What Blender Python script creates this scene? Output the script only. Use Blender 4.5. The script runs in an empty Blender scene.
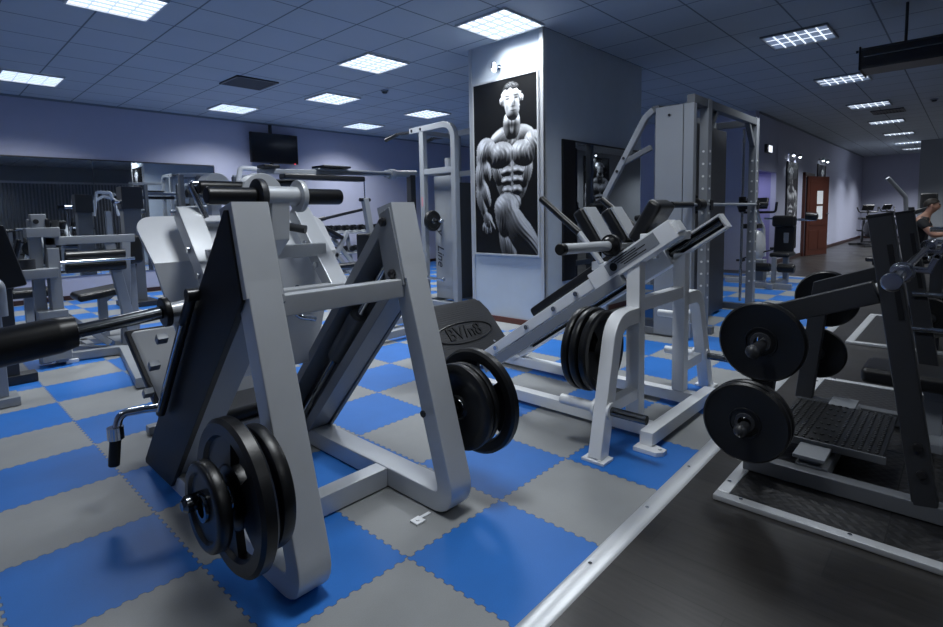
import bpy, bmesh, math, random
import numpy as np
from mathutils import Vector, Matrix
random.seed(7)
C = bpy.context.scene.collection
PI = math.pi
V = Vector

# ------------------------------------------------------------------ materials
def mat(name, col, rough=.5, metal=0., spec=.5, emit=None, es=0., bump=0., bscale=200., coat=0., var=0.):
    m = bpy.data.materials.new(name); m.use_nodes = True
    nt = m.node_tree; b = nt.nodes['Principled BSDF']
    b.inputs['Base Color'].default_value = (*col, 1); b.inputs['Roughness'].default_value = rough
    b.inputs['Metallic'].default_value = metal; b.inputs['Specular IOR Level'].default_value = spec
    b.inputs['Coat Weight'].default_value = coat
    if emit:
        b.inputs['Emission Color'].default_value = (*emit, 1); b.inputs['Emission Strength'].default_value = es
    if bump or var:
        tc = nt.nodes.new('ShaderNodeTexCoord'); n = nt.nodes.new('ShaderNodeTexNoise')
        n.inputs['Scale'].default_value = bscale; n.inputs['Detail'].default_value = 3
        nt.links.new(tc.outputs['Object'], n.inputs['Vector'])
        if bump:
            bp = nt.nodes.new('ShaderNodeBump'); bp.inputs['Strength'].default_value = bump; bp.inputs['Distance'].default_value = .002
            nt.links.new(n.outputs['Fac'], bp.inputs['Height']); nt.links.new(bp.outputs['Normal'], b.inputs['Normal'])
        if var:
            n2 = nt.nodes.new('ShaderNodeTexNoise'); n2.inputs['Scale'].default_value = 6; n2.inputs['Detail'].default_value = 5
            nt.links.new(tc.outputs['Object'], n2.inputs['Vector'])
            mx = nt.nodes.new('ShaderNodeMix'); mx.data_type = 'RGBA'
            mx.inputs[6].default_value = (*[c*(1-var) for c in col], 1); mx.inputs[7].default_value = (*[min(1, c*(1+var)) for c in col], 1)
            nt.links.new(n2.outputs['Fac'], mx.inputs[0]); nt.links.new(mx.outputs[2], b.inputs['Base Color'])
    return m

silver = mat('silver_paint', (.55, .575, .605), .34, .3, bump=.12, bscale=350, var=.08)
white = mat('white_paint', (.80, .82, .84), .38, .05, bump=.08, bscale=300, var=.06)
plate_silver = mat('brushed_sheet', (.64, .66, .69), .42, .35, bump=.1, bscale=260, var=.1)
grey = mat('grey_paint', (.13, .14, .155), .42, .2, bump=.1, bscale=300, var=.08)
stand = mat('stand_grey_paint', (.30, .32, .345), .4, .2, bump=.1, bscale=300, var=.06)
midgrey = mat('mid_grey_paint', (.26, .28, .31), .42, .2, bump=.1, bscale=300, var=.06)
darkgrey = mat('dark_grey_paint', (.028, .030, .035), .42, .1, bump=.15, bscale=300, var=.1)
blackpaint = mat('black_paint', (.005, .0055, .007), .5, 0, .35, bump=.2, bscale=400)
rubber = mat('black_rubber', (.0055, .006, .007), .36, 0, .4, bump=.15, bscale=160)
leather = mat('black_vinyl', (.008, .0085, .010), .36, 0, .45, bump=.25, bscale=220)
padgrey = mat('grey_vinyl', (.30, .31, .32), .33, .1, bump=.1, bscale=180)
chrome = mat('chrome', (.62, .64, .67), .14, 1.)
darkchrome = mat('dark_chrome', (.16, .17, .18), .2, 1.)
plastic = mat('black_plastic', (.012, .012, .014), .3)
studm = mat('worn_stud_steel', (.16, .165, .17), .3, .85)
steelplate = mat('dark_tread_steel', (.03, .032, .035), .34, .5)
alu = mat('aluminium_strip', (.62, .64, .66), .36, .5, bump=.1, bscale=90, var=.1)
mirror = mat('mirror_glass', (.62, .66, .70), .015, 1.)
wallm = mat('lavender_wall', (.42, .435, .56), .75, 0, bump=.15, bscale=90, var=.04)
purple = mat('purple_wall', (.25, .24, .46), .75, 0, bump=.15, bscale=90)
pillarm = mat('pillar_paint', (.50, .56, .63), .6, 0, bump=.2, bscale=60, var=.07)
greywall = mat('grey_wall', (.26, .28, .31), .75, 0, bump=.15, bscale=90)
woodred = mat('red_brown_wood', (.062, .017, .010), .35, 0, bump=.1, bscale=40, var=.25)
basem = mat('dark_baseboard', (.035, .014, .012), .4)
paper = mat('paper', (.7, .72, .75), .7)
tvblack = mat('tv_glass', (.006, .006, .007), .12)
frameblk = mat('black_frame', (.01, .01, .012), .3)
shirt = mat('black_cloth', (.011, .012, .015), .8, 0, bump=.4, bscale=120)
skin = mat('skin', (.36, .19, .13), .5)
hairm = mat('dark_hair', (.02, .014, .01), .6)
blind = mat('blind_fabric', (.55, .57, .62), .8)
ventm = mat('vent_grey', (.05, .055, .065), .5)
ledred = mat('red_standby_light', (.5, .01, .02), .4, emit=(1, .05, .08), es=1.2)
lampglass = mat('lamp_bulb', (.9, .95, 1), .4, emit=(.86, .93, 1), es=6.)
diff_l = mat('light_diffuser', (.8, .85, .9), .4, emit=(.90, .95, 1), es=1.3)
diff_r = mat('dim_light_diffuser', (.3, .4, .55), .2, emit=(.45, .6, .9), es=.16)
louv = mat('louvre_white', (.35, .42, .52), .35, emit=(.6, .72, 1), es=.42)
louv_r = mat('louvre_bright', (.75, .8, .86), .35, emit=(.85, .93, 1), es=.8)

def mathn(nt, op, a, b=None, c=None):
    n = nt.nodes.new('ShaderNodeMath'); n.operation = op
    for i, x in enumerate((a, b, c)):
        if x is None: continue
        if isinstance(x, (int, float)): n.inputs[i].default_value = x
        else: nt.links.new(x, n.inputs[i])
    return n.outputs[0]
def mixc(nt, f, a, b):
    n = nt.nodes.new('ShaderNodeMix'); n.data_type = 'RGBA'
    nt.links.new(f, n.inputs[0]) if not isinstance(f, (int, float)) else setattr(n.inputs[0], 'default_value', f)
    for i, x in ((6, a), (7, b)):
        if isinstance(x, tuple): n.inputs[i].default_value = (*x, 1)
        else: nt.links.new(x, n.inputs[i])
    return n.outputs[2]
def coords(nt):
    tc = nt.nodes.new('ShaderNodeTexCoord'); s = nt.nodes.new('ShaderNodeSeparateXYZ')
    nt.links.new(tc.outputs['Object'], s.inputs[0]); return tc.outputs['Object'], s.outputs
def noise(nt, vec, scale, detail=4, rough=.5):
    n = nt.nodes.new('ShaderNodeTexNoise'); n.inputs['Scale'].default_value = scale; n.inputs['Detail'].default_value = detail
    n.inputs['Roughness'].default_value = rough; nt.links.new(vec, n.inputs['Vector']); return n.outputs['Fac']
def setbump(nt, b, h, s, d=.002):
    bp = nt.nodes.new('ShaderNodeBump'); bp.inputs['Strength'].default_value = s; bp.inputs['Distance'].default_value = d
    nt.links.new(h, bp.inputs['Height']); nt.links.new(bp.outputs['Normal'], b.inputs['Normal'])

def floor_mat():
    m = bpy.data.materials.new('puzzle_mat_foam'); m.use_nodes = True; nt = m.node_tree; b = nt.nodes['Principled BSDF']
    vec, s = coords(nt); S = .5
    def teeth(q, ph):
        w = mathn(nt, 'SINE', mathn(nt, 'MULTIPLY_ADD', q, 2*PI/(S/11), ph))
        w = mathn(nt, 'MULTIPLY', w, 2.2); w = mathn(nt, 'MINIMUM', mathn(nt, 'MAXIMUM', w, -1.), 1.)
        return mathn(nt, 'MULTIPLY', w, .0048)
    x = mathn(nt, 'ADD', mathn(nt, 'SUBTRACT', s[0], 1.6194), teeth(s[1], 0.4))
    y = mathn(nt, 'ADD', mathn(nt, 'SUBTRACT', s[1], 1.3834), teeth(s[0], 1.1))
    xs = mathn(nt, 'MULTIPLY', x, 1/S); ys = mathn(nt, 'MULTIPLY', y, 1/S)
    par = mathn(nt, 'ADD', mathn(nt, 'FLOOR', xs), mathn(nt, 'FLOOR', ys))
    par = mathn(nt, 'FRACT', mathn(nt, 'MULTIPLY', par, .5)); par = mathn(nt, 'GREATER_THAN', par, .25)   # 1 = odd = grey
    ex = mathn(nt, 'PINGPONG', xs, .5); ey = mathn(nt, 'PINGPONG', ys, .5)
    seam = mathn(nt, 'LESS_THAN', mathn(nt, 'MINIMUM', ex, ey), .0032)
    n1 = noise(nt, vec, 260, 2); n2 = noise(nt, vec, 1.7, 5, .6)
    k = mathn(nt, 'MULTIPLY_ADD', n1, .22, .89); k2 = mathn(nt, 'MULTIPLY_ADD', n2, .5, .75)
    kk = mathn(nt, 'MULTIPLY', k, k2)
    col = mixc(nt, par, (.018, .146, .49), (.262, .272, .276))
    mm = nt.nodes.new('ShaderNodeMix'); mm.data_type = 'RGBA'; mm.blend_type = 'MULTIPLY'; mm.inputs[0].default_value = 1
    nt.links.new(col, mm.inputs[6]); cb = nt.nodes.new('ShaderNodeCombineColor')
    for i in range(3): nt.links.new(kk, cb.inputs[i])
    nt.links.new(cb.outputs[0], mm.inputs[7])
    col = mixc(nt, mathn(nt, 'MULTIPLY', seam, .6), mm.outputs[2], (.02, .03, .05))
    nt.links.new(col, b.inputs['Base Color']); b.inputs['Roughness'].default_value = .5
    b.inputs['Specular IOR Level'].default_value = .4
    setbump(nt, b, mathn(nt, 'ADD', n1, mathn(nt, 'MULTIPLY', seam, -3.)), .25, .001)
    return m
def wood_mat():
    m = bpy.data.materials.new('dark_laminate'); m.use_nodes = True; nt = m.node_tree; b = nt.nodes['Principled BSDF']
    vec, s = coords(nt)
    row = mathn(nt, 'FLOOR', mathn(nt, 'MULTIPLY', s[0], 1/.195))
    xo = mathn(nt, 'ADD', s[1], mathn(nt, 'MULTIPLY', mathn(nt, 'FRACT', mathn(nt, 'MULTIPLY', row, .377)), 1.3))
    e1 = mathn(nt, 'PINGPONG', mathn(nt, 'MULTIPLY', s[0], 1/.195), .5); e2 = mathn(nt, 'PINGPONG', mathn(nt, 'MULTIPLY', xo, 1/1.3), .5)
    seam = mathn(nt, 'MAXIMUM', mathn(nt, 'LESS_THAN', e1, .008), mathn(nt, 'LESS_THAN', e2, .0013))
    mp = nt.nodes.new('ShaderNodeMapping'); mp.inputs['Scale'].default_value = (14, 1.2, 1); nt.links.new(vec, mp.inputs[0])
    n = noise(nt, mp.outputs[0], 3.5, 8, .65); n2 = noise(nt, vec, 1.3, 4)
    pl = mathn(nt, 'FRACT', mathn(nt, 'MULTIPLY', mathn(nt, 'ADD', row, mathn(nt, 'FLOOR', mathn(nt, 'MULTIPLY', xo, 1/1.3))), .618))
    f = mathn(nt, 'ADD', mathn(nt, 'MULTIPLY_ADD', n, 1.5, -.42), mathn(nt, 'MULTIPLY', pl, .3))
    col = mixc(nt, f, (.005, .0047, .0047), (.036, .033, .031)); col = mixc(nt, mathn(nt, 'MULTIPLY', seam, .8), col, (.003, .003, .003))
    nt.links.new(col, b.inputs['Base Color'])
    nt.links.new(mathn(nt, 'MULTIPLY_ADD', n2, .3, .18), b.inputs['Roughness'])
    setbump(nt, b, n, .12, .001)
    return m
def ceil_mat():
    m = bpy.data.materials.new('ceiling_tiles'); m.use_nodes = True; nt = m.node_tree; b = nt.nodes['Principled BSDF']
    vec, s = coords(nt)
    ex = mathn(nt, 'PINGPONG', mathn(nt, 'MULTIPLY', mathn(nt, 'ADD', s[0], -.10), 1/.6), .5)
    ey = mathn(nt, 'PINGPONG', mathn(nt, 'MULTIPLY', mathn(nt, 'ADD', s[1], -.135), 1/.6), .5)
    d = mathn(nt, 'MINIMUM', ex, ey)
    line = mathn(nt, 'LESS_THAN', d, .02); dark = mathn(nt, 'LESS_THAN', d, .012)
    n = noise(nt, vec, 240, 2); n2 = noise(nt, vec, 1.1, 4)
    col = mixc(nt, n2, (.38, .43, .49), (.46, .51, .57)); col = mixc(nt, mathn(nt, 'MULTIPLY', line, .45), col, (.34, .39, .44))
    col = mixc(nt, mathn(nt, 'MULTIPLY', dark, .75), col, (.05, .06, .08))
    nt.links.new(col, b.inputs['Base Color']); b.inputs['Roughness'].default_value = .8
    setbump(nt, b, n, .3, .002)
    return m
def diamond_mat():
    m = bpy.data.materials.new('tread_rubber'); m.use_nodes = True; nt = m.node_tree; b = nt.nodes['Principled BSDF']
    vec, s = coords(nt)
    zz = mathn(nt, 'PINGPONG', mathn(nt, 'MULTIPLY', s[0], 18.), .5)
    h = mathn(nt, 'PINGPONG', mathn(nt, 'ADD', mathn(nt, 'MULTIPLY', s[1], 22.), zz), .5)
    n = noise(nt, vec, 3, 5)
    col = mixc(nt, n, (.005, .005, .006), (.018, .0185, .02)); nt.links.new(col, b.inputs['Base Color']); b.inputs['Roughness'].default_value = .38
    setbump(nt, b, h, .4, .006)
    return m
def print_mat():
    m = bpy.data.materials.new('poster_print'); m.use_nodes = True; nt = m.node_tree; b = nt.nodes['Principled BSDF']
    a = nt.nodes.new('ShaderNodeAttribute'); a.attribute_name = 'ink'; nt.links.new(a.outputs['Color'], b.inputs['Base Color'])
    b.inputs['Roughness'].default_value = .25
    return m
M_floor, M_wood, M_ceil, M_tread, M_print = floor_mat(), wood_mat(), ceil_mat(), diamond_mat(), print_mat()

# ------------------------------------------------------------------ mesh builder
class MB:
    def __init__(s): s.bm = bmesh.new()
    def raw(s, vs, fs):
        b = [s.bm.verts.new(v) for v in vs]; out = []
        for f in fs:
            try: out.append(s.bm.faces.new([b[i] for i in f]))
            except ValueError: pass
        return b, out
    def _bev(s, fs, b, seg=2):
        if b <= 0: return
        es = list({e for f in fs for e in f.edges})
        bmesh.ops.bevel(s.bm, geom=es, offset=b, segments=seg, profile=.5, affect='EDGES', clamp_overlap=True)
    def box(s, x0, x1, y0, y1, z0, z1, b=.004, seg=2):
        vs = [(x, y, z) for x in (x0, x1) for y in (y0, y1) for z in (z0, z1)]
        _, f = s.raw(vs, [(0, 1, 3, 2), (4, 6, 7, 5), (0, 4, 5, 1), (2, 3, 7, 6), (0, 2, 6, 4), (1, 5, 7, 3)]); s._bev(f, b, seg); return s
    def obox(s, c, size, R, b=.004, seg=2):
        c = V(c); h = V(size)/2
        vs = [c + R @ V((x*h.x, y*h.y, z*h.z)) for x in (-1, 1) for y in (-1, 1) for z in (-1, 1)]
        _, f = s.raw(vs, [(0, 1, 3, 2), (4, 6, 7, 5), (0, 4, 5, 1), (2, 3, 7, 6), (0, 2, 6, 4), (1, 5, 7, 3)]); s._bev(f, b, seg); return s
    def beam(s, p0, p1, w, h, up=(0, 0, 1), b=.004, seg=2):
        p0, p1 = V(p0), V(p1); t = (p1-p0).normalized(); side = t.cross(V(up))
        if side.length < 1e-5: side = V((1, 0, 0))
        side.normalize(); u = side.cross(t)
        R = Matrix((side, t, u)).transposed()
        return s.obox((p0+p1)/2, (w, (p1-p0).length, h), R, b, seg)
    def tube(s, pts, r, seg=14, caps=True):
        pts = [V(p) for p in pts]; n = len(pts); rings = []
        rs = r if isinstance(r, (list, tuple)) else [r]*n
        t0 = (pts[1]-pts[0]).normalized(); u = t0.orthogonal().normalized()
        for i in range(n):
            t = ((pts[min(i+1, n-1)]-pts[i]).normalized() + (pts[i]-pts[max(i-1, 0)]).normalized()).normalized()
            u = (u - t*u.dot(t)).normalized(); w = t.cross(u)
            rings.append([s.bm.verts.new(pts[i] + (u*math.cos(a)+w*math.sin(a))*rs[i]) for a in [2*PI*k/seg for k in range(seg)]])
        for a, b in zip(rings, rings[1:]):
            for k in range(seg): s.bm.faces.new((a[k], a[(k+1) % seg], b[(k+1) % seg], b[k]))
        if caps: s.bm.faces.new(rings[0][::-1]); s.bm.faces.new(rings[-1])
        return s
    def cyl(s, p0, p1, r, r2=None, seg=20): return s.tube([p0, p1], [r, r if r2 is None else r2], seg)
    def pad(s, p0, p1, r, seg=24, e=.012):              # cylinder with softened ends
        p0, p1 = V(p0), V(p1); t = (p1-p0).normalized()
        return s.tube([p0, p0+t*e*.3, p0+t*e, p1-t*e, p1-t*e*.3, p1], [r-e, r-e*.3, r, r, r-e*.3, r-e], seg)
    def sweep(s, pts, w, h, side, b=0):                  # rectangular tube along a planar path, side = normal of that plane
        pts = [V(p) for p in pts]; n = len(pts); side = V(side).normalized(); rings = []
        for i in range(n):
            a = (pts[i]-pts[max(i-1, 0)]); c = (pts[min(i+1, n-1)]-pts[i])
            ta = a.normalized() if a.length > 0 else c.normalized(); tc = c.normalized() if c.length > 0 else ta
            t = (ta+tc).normalized(); k = 1/max(.3, t.dot(tc)); nn = side.cross(t)*k
            rings.append([pts[i]+side*x*w/2+nn*y*h/2 for x, y in ((-1, -1), (1, -1), (1, 1), (-1, 1))])
        vs = [v for r in rings for v in r]; fs = []
        for i in range(n-1):
            for k in range(4): fs.append((i*4+k, i*4+(k+1) % 4, i*4+4+(k+1) % 4, i*4+4+k))
        fs += [(3, 2, 1, 0), tuple(4*(n-1)+k for k in range(4))]
        bb, ff = s.raw(vs, fs)
        if b > 0:
            es = []
            for i in range(n-1):
                for k in range(4):
                    e = s.bm.edges.get((bb[i*4+k], bb[i*4+4+k]))
                    if e: es.append(e)
            bmesh.ops.bevel(s.bm, geom=es, offset=b, segments=2, profile=.5, affect='EDGES')
        return s
    def prism(s, poly, axis, a0, a1, b=0.):              # polygon in the two other axes extruded along axis (x: poly=(y,z))
        def mk(p, a): return {'x': (a, p[0], p[1]), 'y': (p[0], a, p[1]), 'z': (p[0], p[1], a)}[axis]
        n = len(poly); vs = [mk(p, a0) for p in poly]+[mk(p, a1) for p in poly]
        fs = [tuple(range(n))[::-1], tuple(range(n, 2*n))]+[(i, (i+1) % n, n+(i+1) % n, n+i) for i in range(n)]
        _, f = s.raw(vs, fs)
        s._bev(f, b); return s
    def solid(s, tri0, off, b=0.):                      # planar polygon in 3-D thickened by a vector
        o = V(off); n = len(tri0); vs = [V(p) for p in tri0]+[V(p)+o for p in tri0]
        fs = [tuple(range(n))[::-1], tuple(range(n, 2*n))]+[(i, (i+1) % n, n+(i+1) % n, n+i) for i in range(n)]
        _, f = s.raw(vs, fs); s._bev(f, b); return s
    def lathe(s, prof, seg=40, M=None):                 # profile (r, z) about local z, closed if ends at r=0
        M = M or Matrix(); rings = []
        for r, z in prof:
            if r < 1e-6: rings.append([s.bm.verts.new(M @ V((0, 0, z)))])
            else: rings.append([s.bm.verts.new(M @ V((r*math.cos(2*PI*k/seg), r*math.sin(2*PI*k/seg), z))) for k in range(seg)])
        for a, b in zip(rings, rings[1:]):
            for k in range(seg):
                k2 = (k+1) % seg
                q = [a[k % len(a)], a[k2 % len(a)], b[k2 % len(b)], b[k % len(b)]]
                q = list(dict.fromkeys(q))
                if len(q) > 2: s.bm.faces.new(q)
        return s
    def ball(s, c, r, sc=(1, 1, 1), seg=16):
        M = Matrix.Translation(c) @ Matrix.Diagonal((*sc, 1))
        return s.lathe([(r*math.sin(PI*i/10), -r*math.cos(PI*i/10)) for i in range(11)], seg, M)

def arc(pts, rad, n=6):                                 # fillet the inner corners of a polyline
    pts = [V(p) for p in pts]; out = [pts[0]]
    for i in range(1, len(pts)-1):
        a, b, c = pts[i-1], pts[i], pts[i+1]; u = (a-b).normalized(); w = (c-b).normalized()
        ang = u.angle(w); d = min(rad/math.tan(ang/2), (a-b).length*.49, (c-b).length*.49)
        p0, p1 = b+u*d, b+w*d
        for k in range(n+1):
            t = k/n; out.append(p0*(1-t)**2 + b*2*t*(1-t) + p1*t*t)
    out.append(pts[-1]); return out

def rootloc(o):
    p = V((0, 0, 0))
    while o: p += o.location; o = o.parent
    return p
def obj(name, mb, m, parent=None, angle=35, label=None):
    bm = mb.bm if isinstance(mb, MB) else mb
    bmesh.ops.recalc_face_normals(bm, faces=bm.faces[:])
    if parent:
        off = rootloc(parent); bmesh.ops.translate(bm, vec=-off, verts=bm.verts[:])
    me = bpy.data.meshes.new(name); bm.to_mesh(me); bm.free()
    me.shade_smooth(); me.set_sharp_from_angle(angle=math.radians(angle))
    me.materials.append(m); o = bpy.data.objects.new(name, me); C.objects.link(o)
    if parent: o.parent = parent
    if len(me.polygons) < 6000: o.modifiers.new('weighted_normals', 'WEIGHTED_NORMAL').keep_sharp = True
    if label: o['label'] = label
    return o
def each(name, mb, m, parent, label=None):              # one object per loose piece
    bm = mb.bm; bm.verts.index_update(); seen = set()
    for v0 in bm.verts:
        if v0 in seen: continue
        st, comp = [v0], []
        seen.add(v0)
        while st:
            v = st.pop(); comp.append(v)
            for e in v.link_edges:
                w_ = e.other_vert(v)
                if w_ not in seen: seen.add(w_); st.append(w_)
        ix = {v: i for i, v in enumerate(comp)}
        q = MB(); q.raw([v.co.copy() for v in comp], [[ix[v] for v in f.verts] for f in {f for v in comp for f in v.link_faces}])
        o = obj(name, q, m, parent, label=label)
    bm.free(); return o
def thing(name, label, cat, loc=(0, 0, 0), group=None):
    o = bpy.data.objects.new(name, None); o.empty_display_size = .1; C.objects.link(o); o.location = loc
    o['label'] = label; o['category'] = cat
    if group: o['group'] = group
    return o
def tag(o, label, cat, group=None):
    o['label'] = label; o['category'] = cat
    if group: o['group'] = group
    return o
def struct(name, mb, m, parent=None):
    o = obj(name, mb, m, parent)
    if not parent: o['kind'] = 'structure'
    return o
def dup(root, loc, label=None, rot=None, group=None):
    r = root.copy(); C.objects.link(r); r.location = loc
    if rot is not None: r.rotation_euler = rot
    if label: r['label'] = label
    if group: r['group'] = group
    for ch in list(root.children):
        c = ch.copy(); C.objects.link(c); c.parent = r
        for g in list(ch.children):
            d = g.copy(); C.objects.link(d); d.parent = c
    return r
def axisrot(ax):
    return V((0, 0, 1)).rotation_difference(V(ax)).to_euler()
def text(name, body, size, loc, rot, m, parent, ext=.001, shear=0., align='CENTER'):
    cu = bpy.data.curves.new(name, 'FONT'); cu.body = body; cu.size = size; cu.extrude = ext; cu.shear = shear
    cu.align_x = align; cu.align_y = 'CENTER'
    o = bpy.data.objects.new(name+'_curve', cu); C.objects.link(o)
    dg = bpy.context.evaluated_depsgraph_get(); me = bpy.data.meshes.new_from_object(o.evaluated_get(dg))
    bpy.data.objects.remove(o); me.name = name; me.materials.clear(); me.materials.append(m)
    t = bpy.data.objects.new(name, me); C.objects.link(t)
    t.parent = parent; t.location = V(loc)-rootloc(parent); t.rotation_euler = rot
    return t

# ------------------------------------------------------------------ room
H = 3.0
XL, XE, YR, YB = -3.2, 24.5, -2.3, 10.
def ey(x): return (x-1.6)*.015                          # the joint runs very slightly askew to the mats
f = MB(); f.prism([(XL, .90+ey(XL)), (10.43, .90+ey(10.43)), (10.43, YB), (XL, YB)], 'z', -.05, 0); struct('floor', f, M_floor)
f = MB(); f.prism([(XL, YR), (XE, YR), (XE, 3.0), (10.43, 3.0), (10.43, .90+ey(10.43)), (XL, .90+ey(XL))], 'z', -.05, 0); f.box(10.43, 11.2, 3.0, YB, -.05, 0, 0); f.box(11.2, 12.6, 3.0, 4.2, -.05, 0, 0); f.box(14.3, 16.2, 3.0, 4.2, -.05, 0, 0)
struct('floor_laminate', f, M_wood)
f = MB()
f.prism([(.840, .0005), (.850, .006), (.875, .010), (.900, .010), (.914, .004), (.914, .0005)], 'x', XL, 10.46)
for v in f.bm.verts: v.co.y += ey(v.co.x)
f.prism([(10.39, .0005), (10.40, .008), (10.46, .008), (10.47, .0005)], 'y', 1.06, 3.0)
struct('trim_1', f, alu)
f = MB()
for i in range(30):
    x = XL+.2+i*.45; f.cyl((x, .886+ey(x), .009), (x, .886+ey(x), .0125), .007, seg=10)
struct('trim_2', f, chrome)
f = MB(); f.box(XL, XE, YR, YB, H, H+.1, 0); struct('ceiling', f, M_ceil)
f = MB(); f.box(XL, 11.2, YB, YB+.15, 0, H, 0); struct('wall_back', f, wallm)
f = MB(); f.box(XL-.15, XL, YR, YB, 0, H, 0); struct('wall_left', f, wallm)
f = MB(); f.box(XL, XE, YR-.15, YR, 0, H, 0); struct('wall_right', f, greywall)
f = MB(); f.box(XE, XE+.15, YR, 3.0, 0, H, 0); struct('wall_end', f, wallm)
f = MB(); f.box(11.0, 11.2, 3.0, YB, 0, H, 0); struct('wall_partition', f, wallm)
f = MB()                                                # hall wall with a doorway recess and a door opening
f.box(11.2, 11.2+.05, 2.99, 3.1, 0, H, 0); f.box(12.55, 15.0, 3.0, 3.1, 0, H, 0); f.box(15.9, XE, 3.0, 3.1, 0, H, 0)
f.box(11.2, 12.6, 3.0, 3.1, 1.92, H, 0); f.box(15.0, 15.9, 3.0, 3.1, 1.95, H, 0)
struct('wall_hall', f, greywall.copy() if False else wallm)
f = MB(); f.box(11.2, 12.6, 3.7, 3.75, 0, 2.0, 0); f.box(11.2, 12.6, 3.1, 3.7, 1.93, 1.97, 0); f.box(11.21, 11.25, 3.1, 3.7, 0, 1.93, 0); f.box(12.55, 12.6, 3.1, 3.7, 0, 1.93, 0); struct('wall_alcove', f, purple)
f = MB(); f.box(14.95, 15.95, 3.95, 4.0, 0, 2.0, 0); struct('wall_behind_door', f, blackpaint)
f = MB(); f.box(4.45, 6.6, 3.15, 4.15, 0, H, 0); struct('pillar', f, pillarm)
f = MB(); f.box(4.437, 4.449, 3.137, 3.19, .06, H-.01, .002); f.box(4.437, 4.49, 3.137, 3.149, .06, H-.01, .002); f.box(4.437, 4.449, 4.11, 4.15, .06, H-.01, .002); struct('trim_3', f, alu)
f = MB(); f.box(4.43, 6.62, 3.13, 3.149, 0, .06, .003); f.box(4.43, 4.449, 3.13, 4.17, 0, .06, .003); struct('baseboard_pillar', f, mat('mahogany_base', (.10, .03, .02), .4))
f = MB(); f.box(12.55, 14.95, 2.98, 2.999, 0, .09, .003); f.box(15.95, XE, 2.98, 2.999, 0, .09, .003); struct('baseboard_hall', f, basem)
f = MB(); f.box(XE-.02, XE-.001, YR, 2.98, 0, .09, .003); struct('baseboard_end', f, basem)
f = MB(); f.box(XL, 11.0, YB-.02, YB-.001, 0, .07, .003); struct('baseboard_back', f, basem)
f = MB(); f.box(19.8, 20.8, -.6, 1.12, 0, H, 0); struct('pillar_far', f, greywall)
l = bpy.data.lights.new('side_room_glow', 'AREA'); l.size = .5; l.energy = 5; l.color = (.8, .85, 1); lo = bpy.data.objects.new('side_room_glow', l); C.objects.link(lo); lo.location = (11.9, 3.4, 1.92)
# perimeter angle strips of the ceiling
f = MB(); f.box(XL, 11.0, YB-.025, YB-.001, H-.03, H-.001, 0); f.box(11.2, XE, 2.975, 2.999, H-.03, H-.001, 0); struct('trim_4', f, mat('angle_strip', (.2, .23, .28), .6))

# mirrors
t = thing('wall_mirror', 'long wall mirror along the back wall at left, reflecting the room', 'mirror', (.4, 9.99, .36))
f = MB(); f.box(XL+.05, 3.92, 9.985, 9.997, .36, 2.13, 0); obj('mirror_glass', f, mirror, t)
f = MB()
for x in (-1.5, .3, 2.1): f.box(x-.003, x+.003, 9.983, 9.9845, .36, 2.13, 0)
f.box(XL+.05, 3.93, 9.98, 9.997, 2.13, 2.15, .002); f.box(3.92, 3.935, 9.98, 9.997, .36, 2.13, .002)
obj('edge_strip', f, darkgrey, t)
t = thing('pillar_mirror', 'mirror with black left border on the side of the poster pillar', 'mirror', (5.6, 3.14, .46))
f = MB(); f.box(5.0, 6.56, 3.136, 3.147, .48, 1.93, 0); obj('mirror_glass', f, mirror, t)
f = MB(); f.box(4.76, 5.0, 3.125, 3.147, .46, 1.95, .003); f.box(5.0, 6.58, 3.13, 3.147, 1.93, 1.95, .002); f.box(5.0, 6.58, 3.13, 3.147, .46, .48, .002); obj('mirror_frame', f, frameblk, t)

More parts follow.
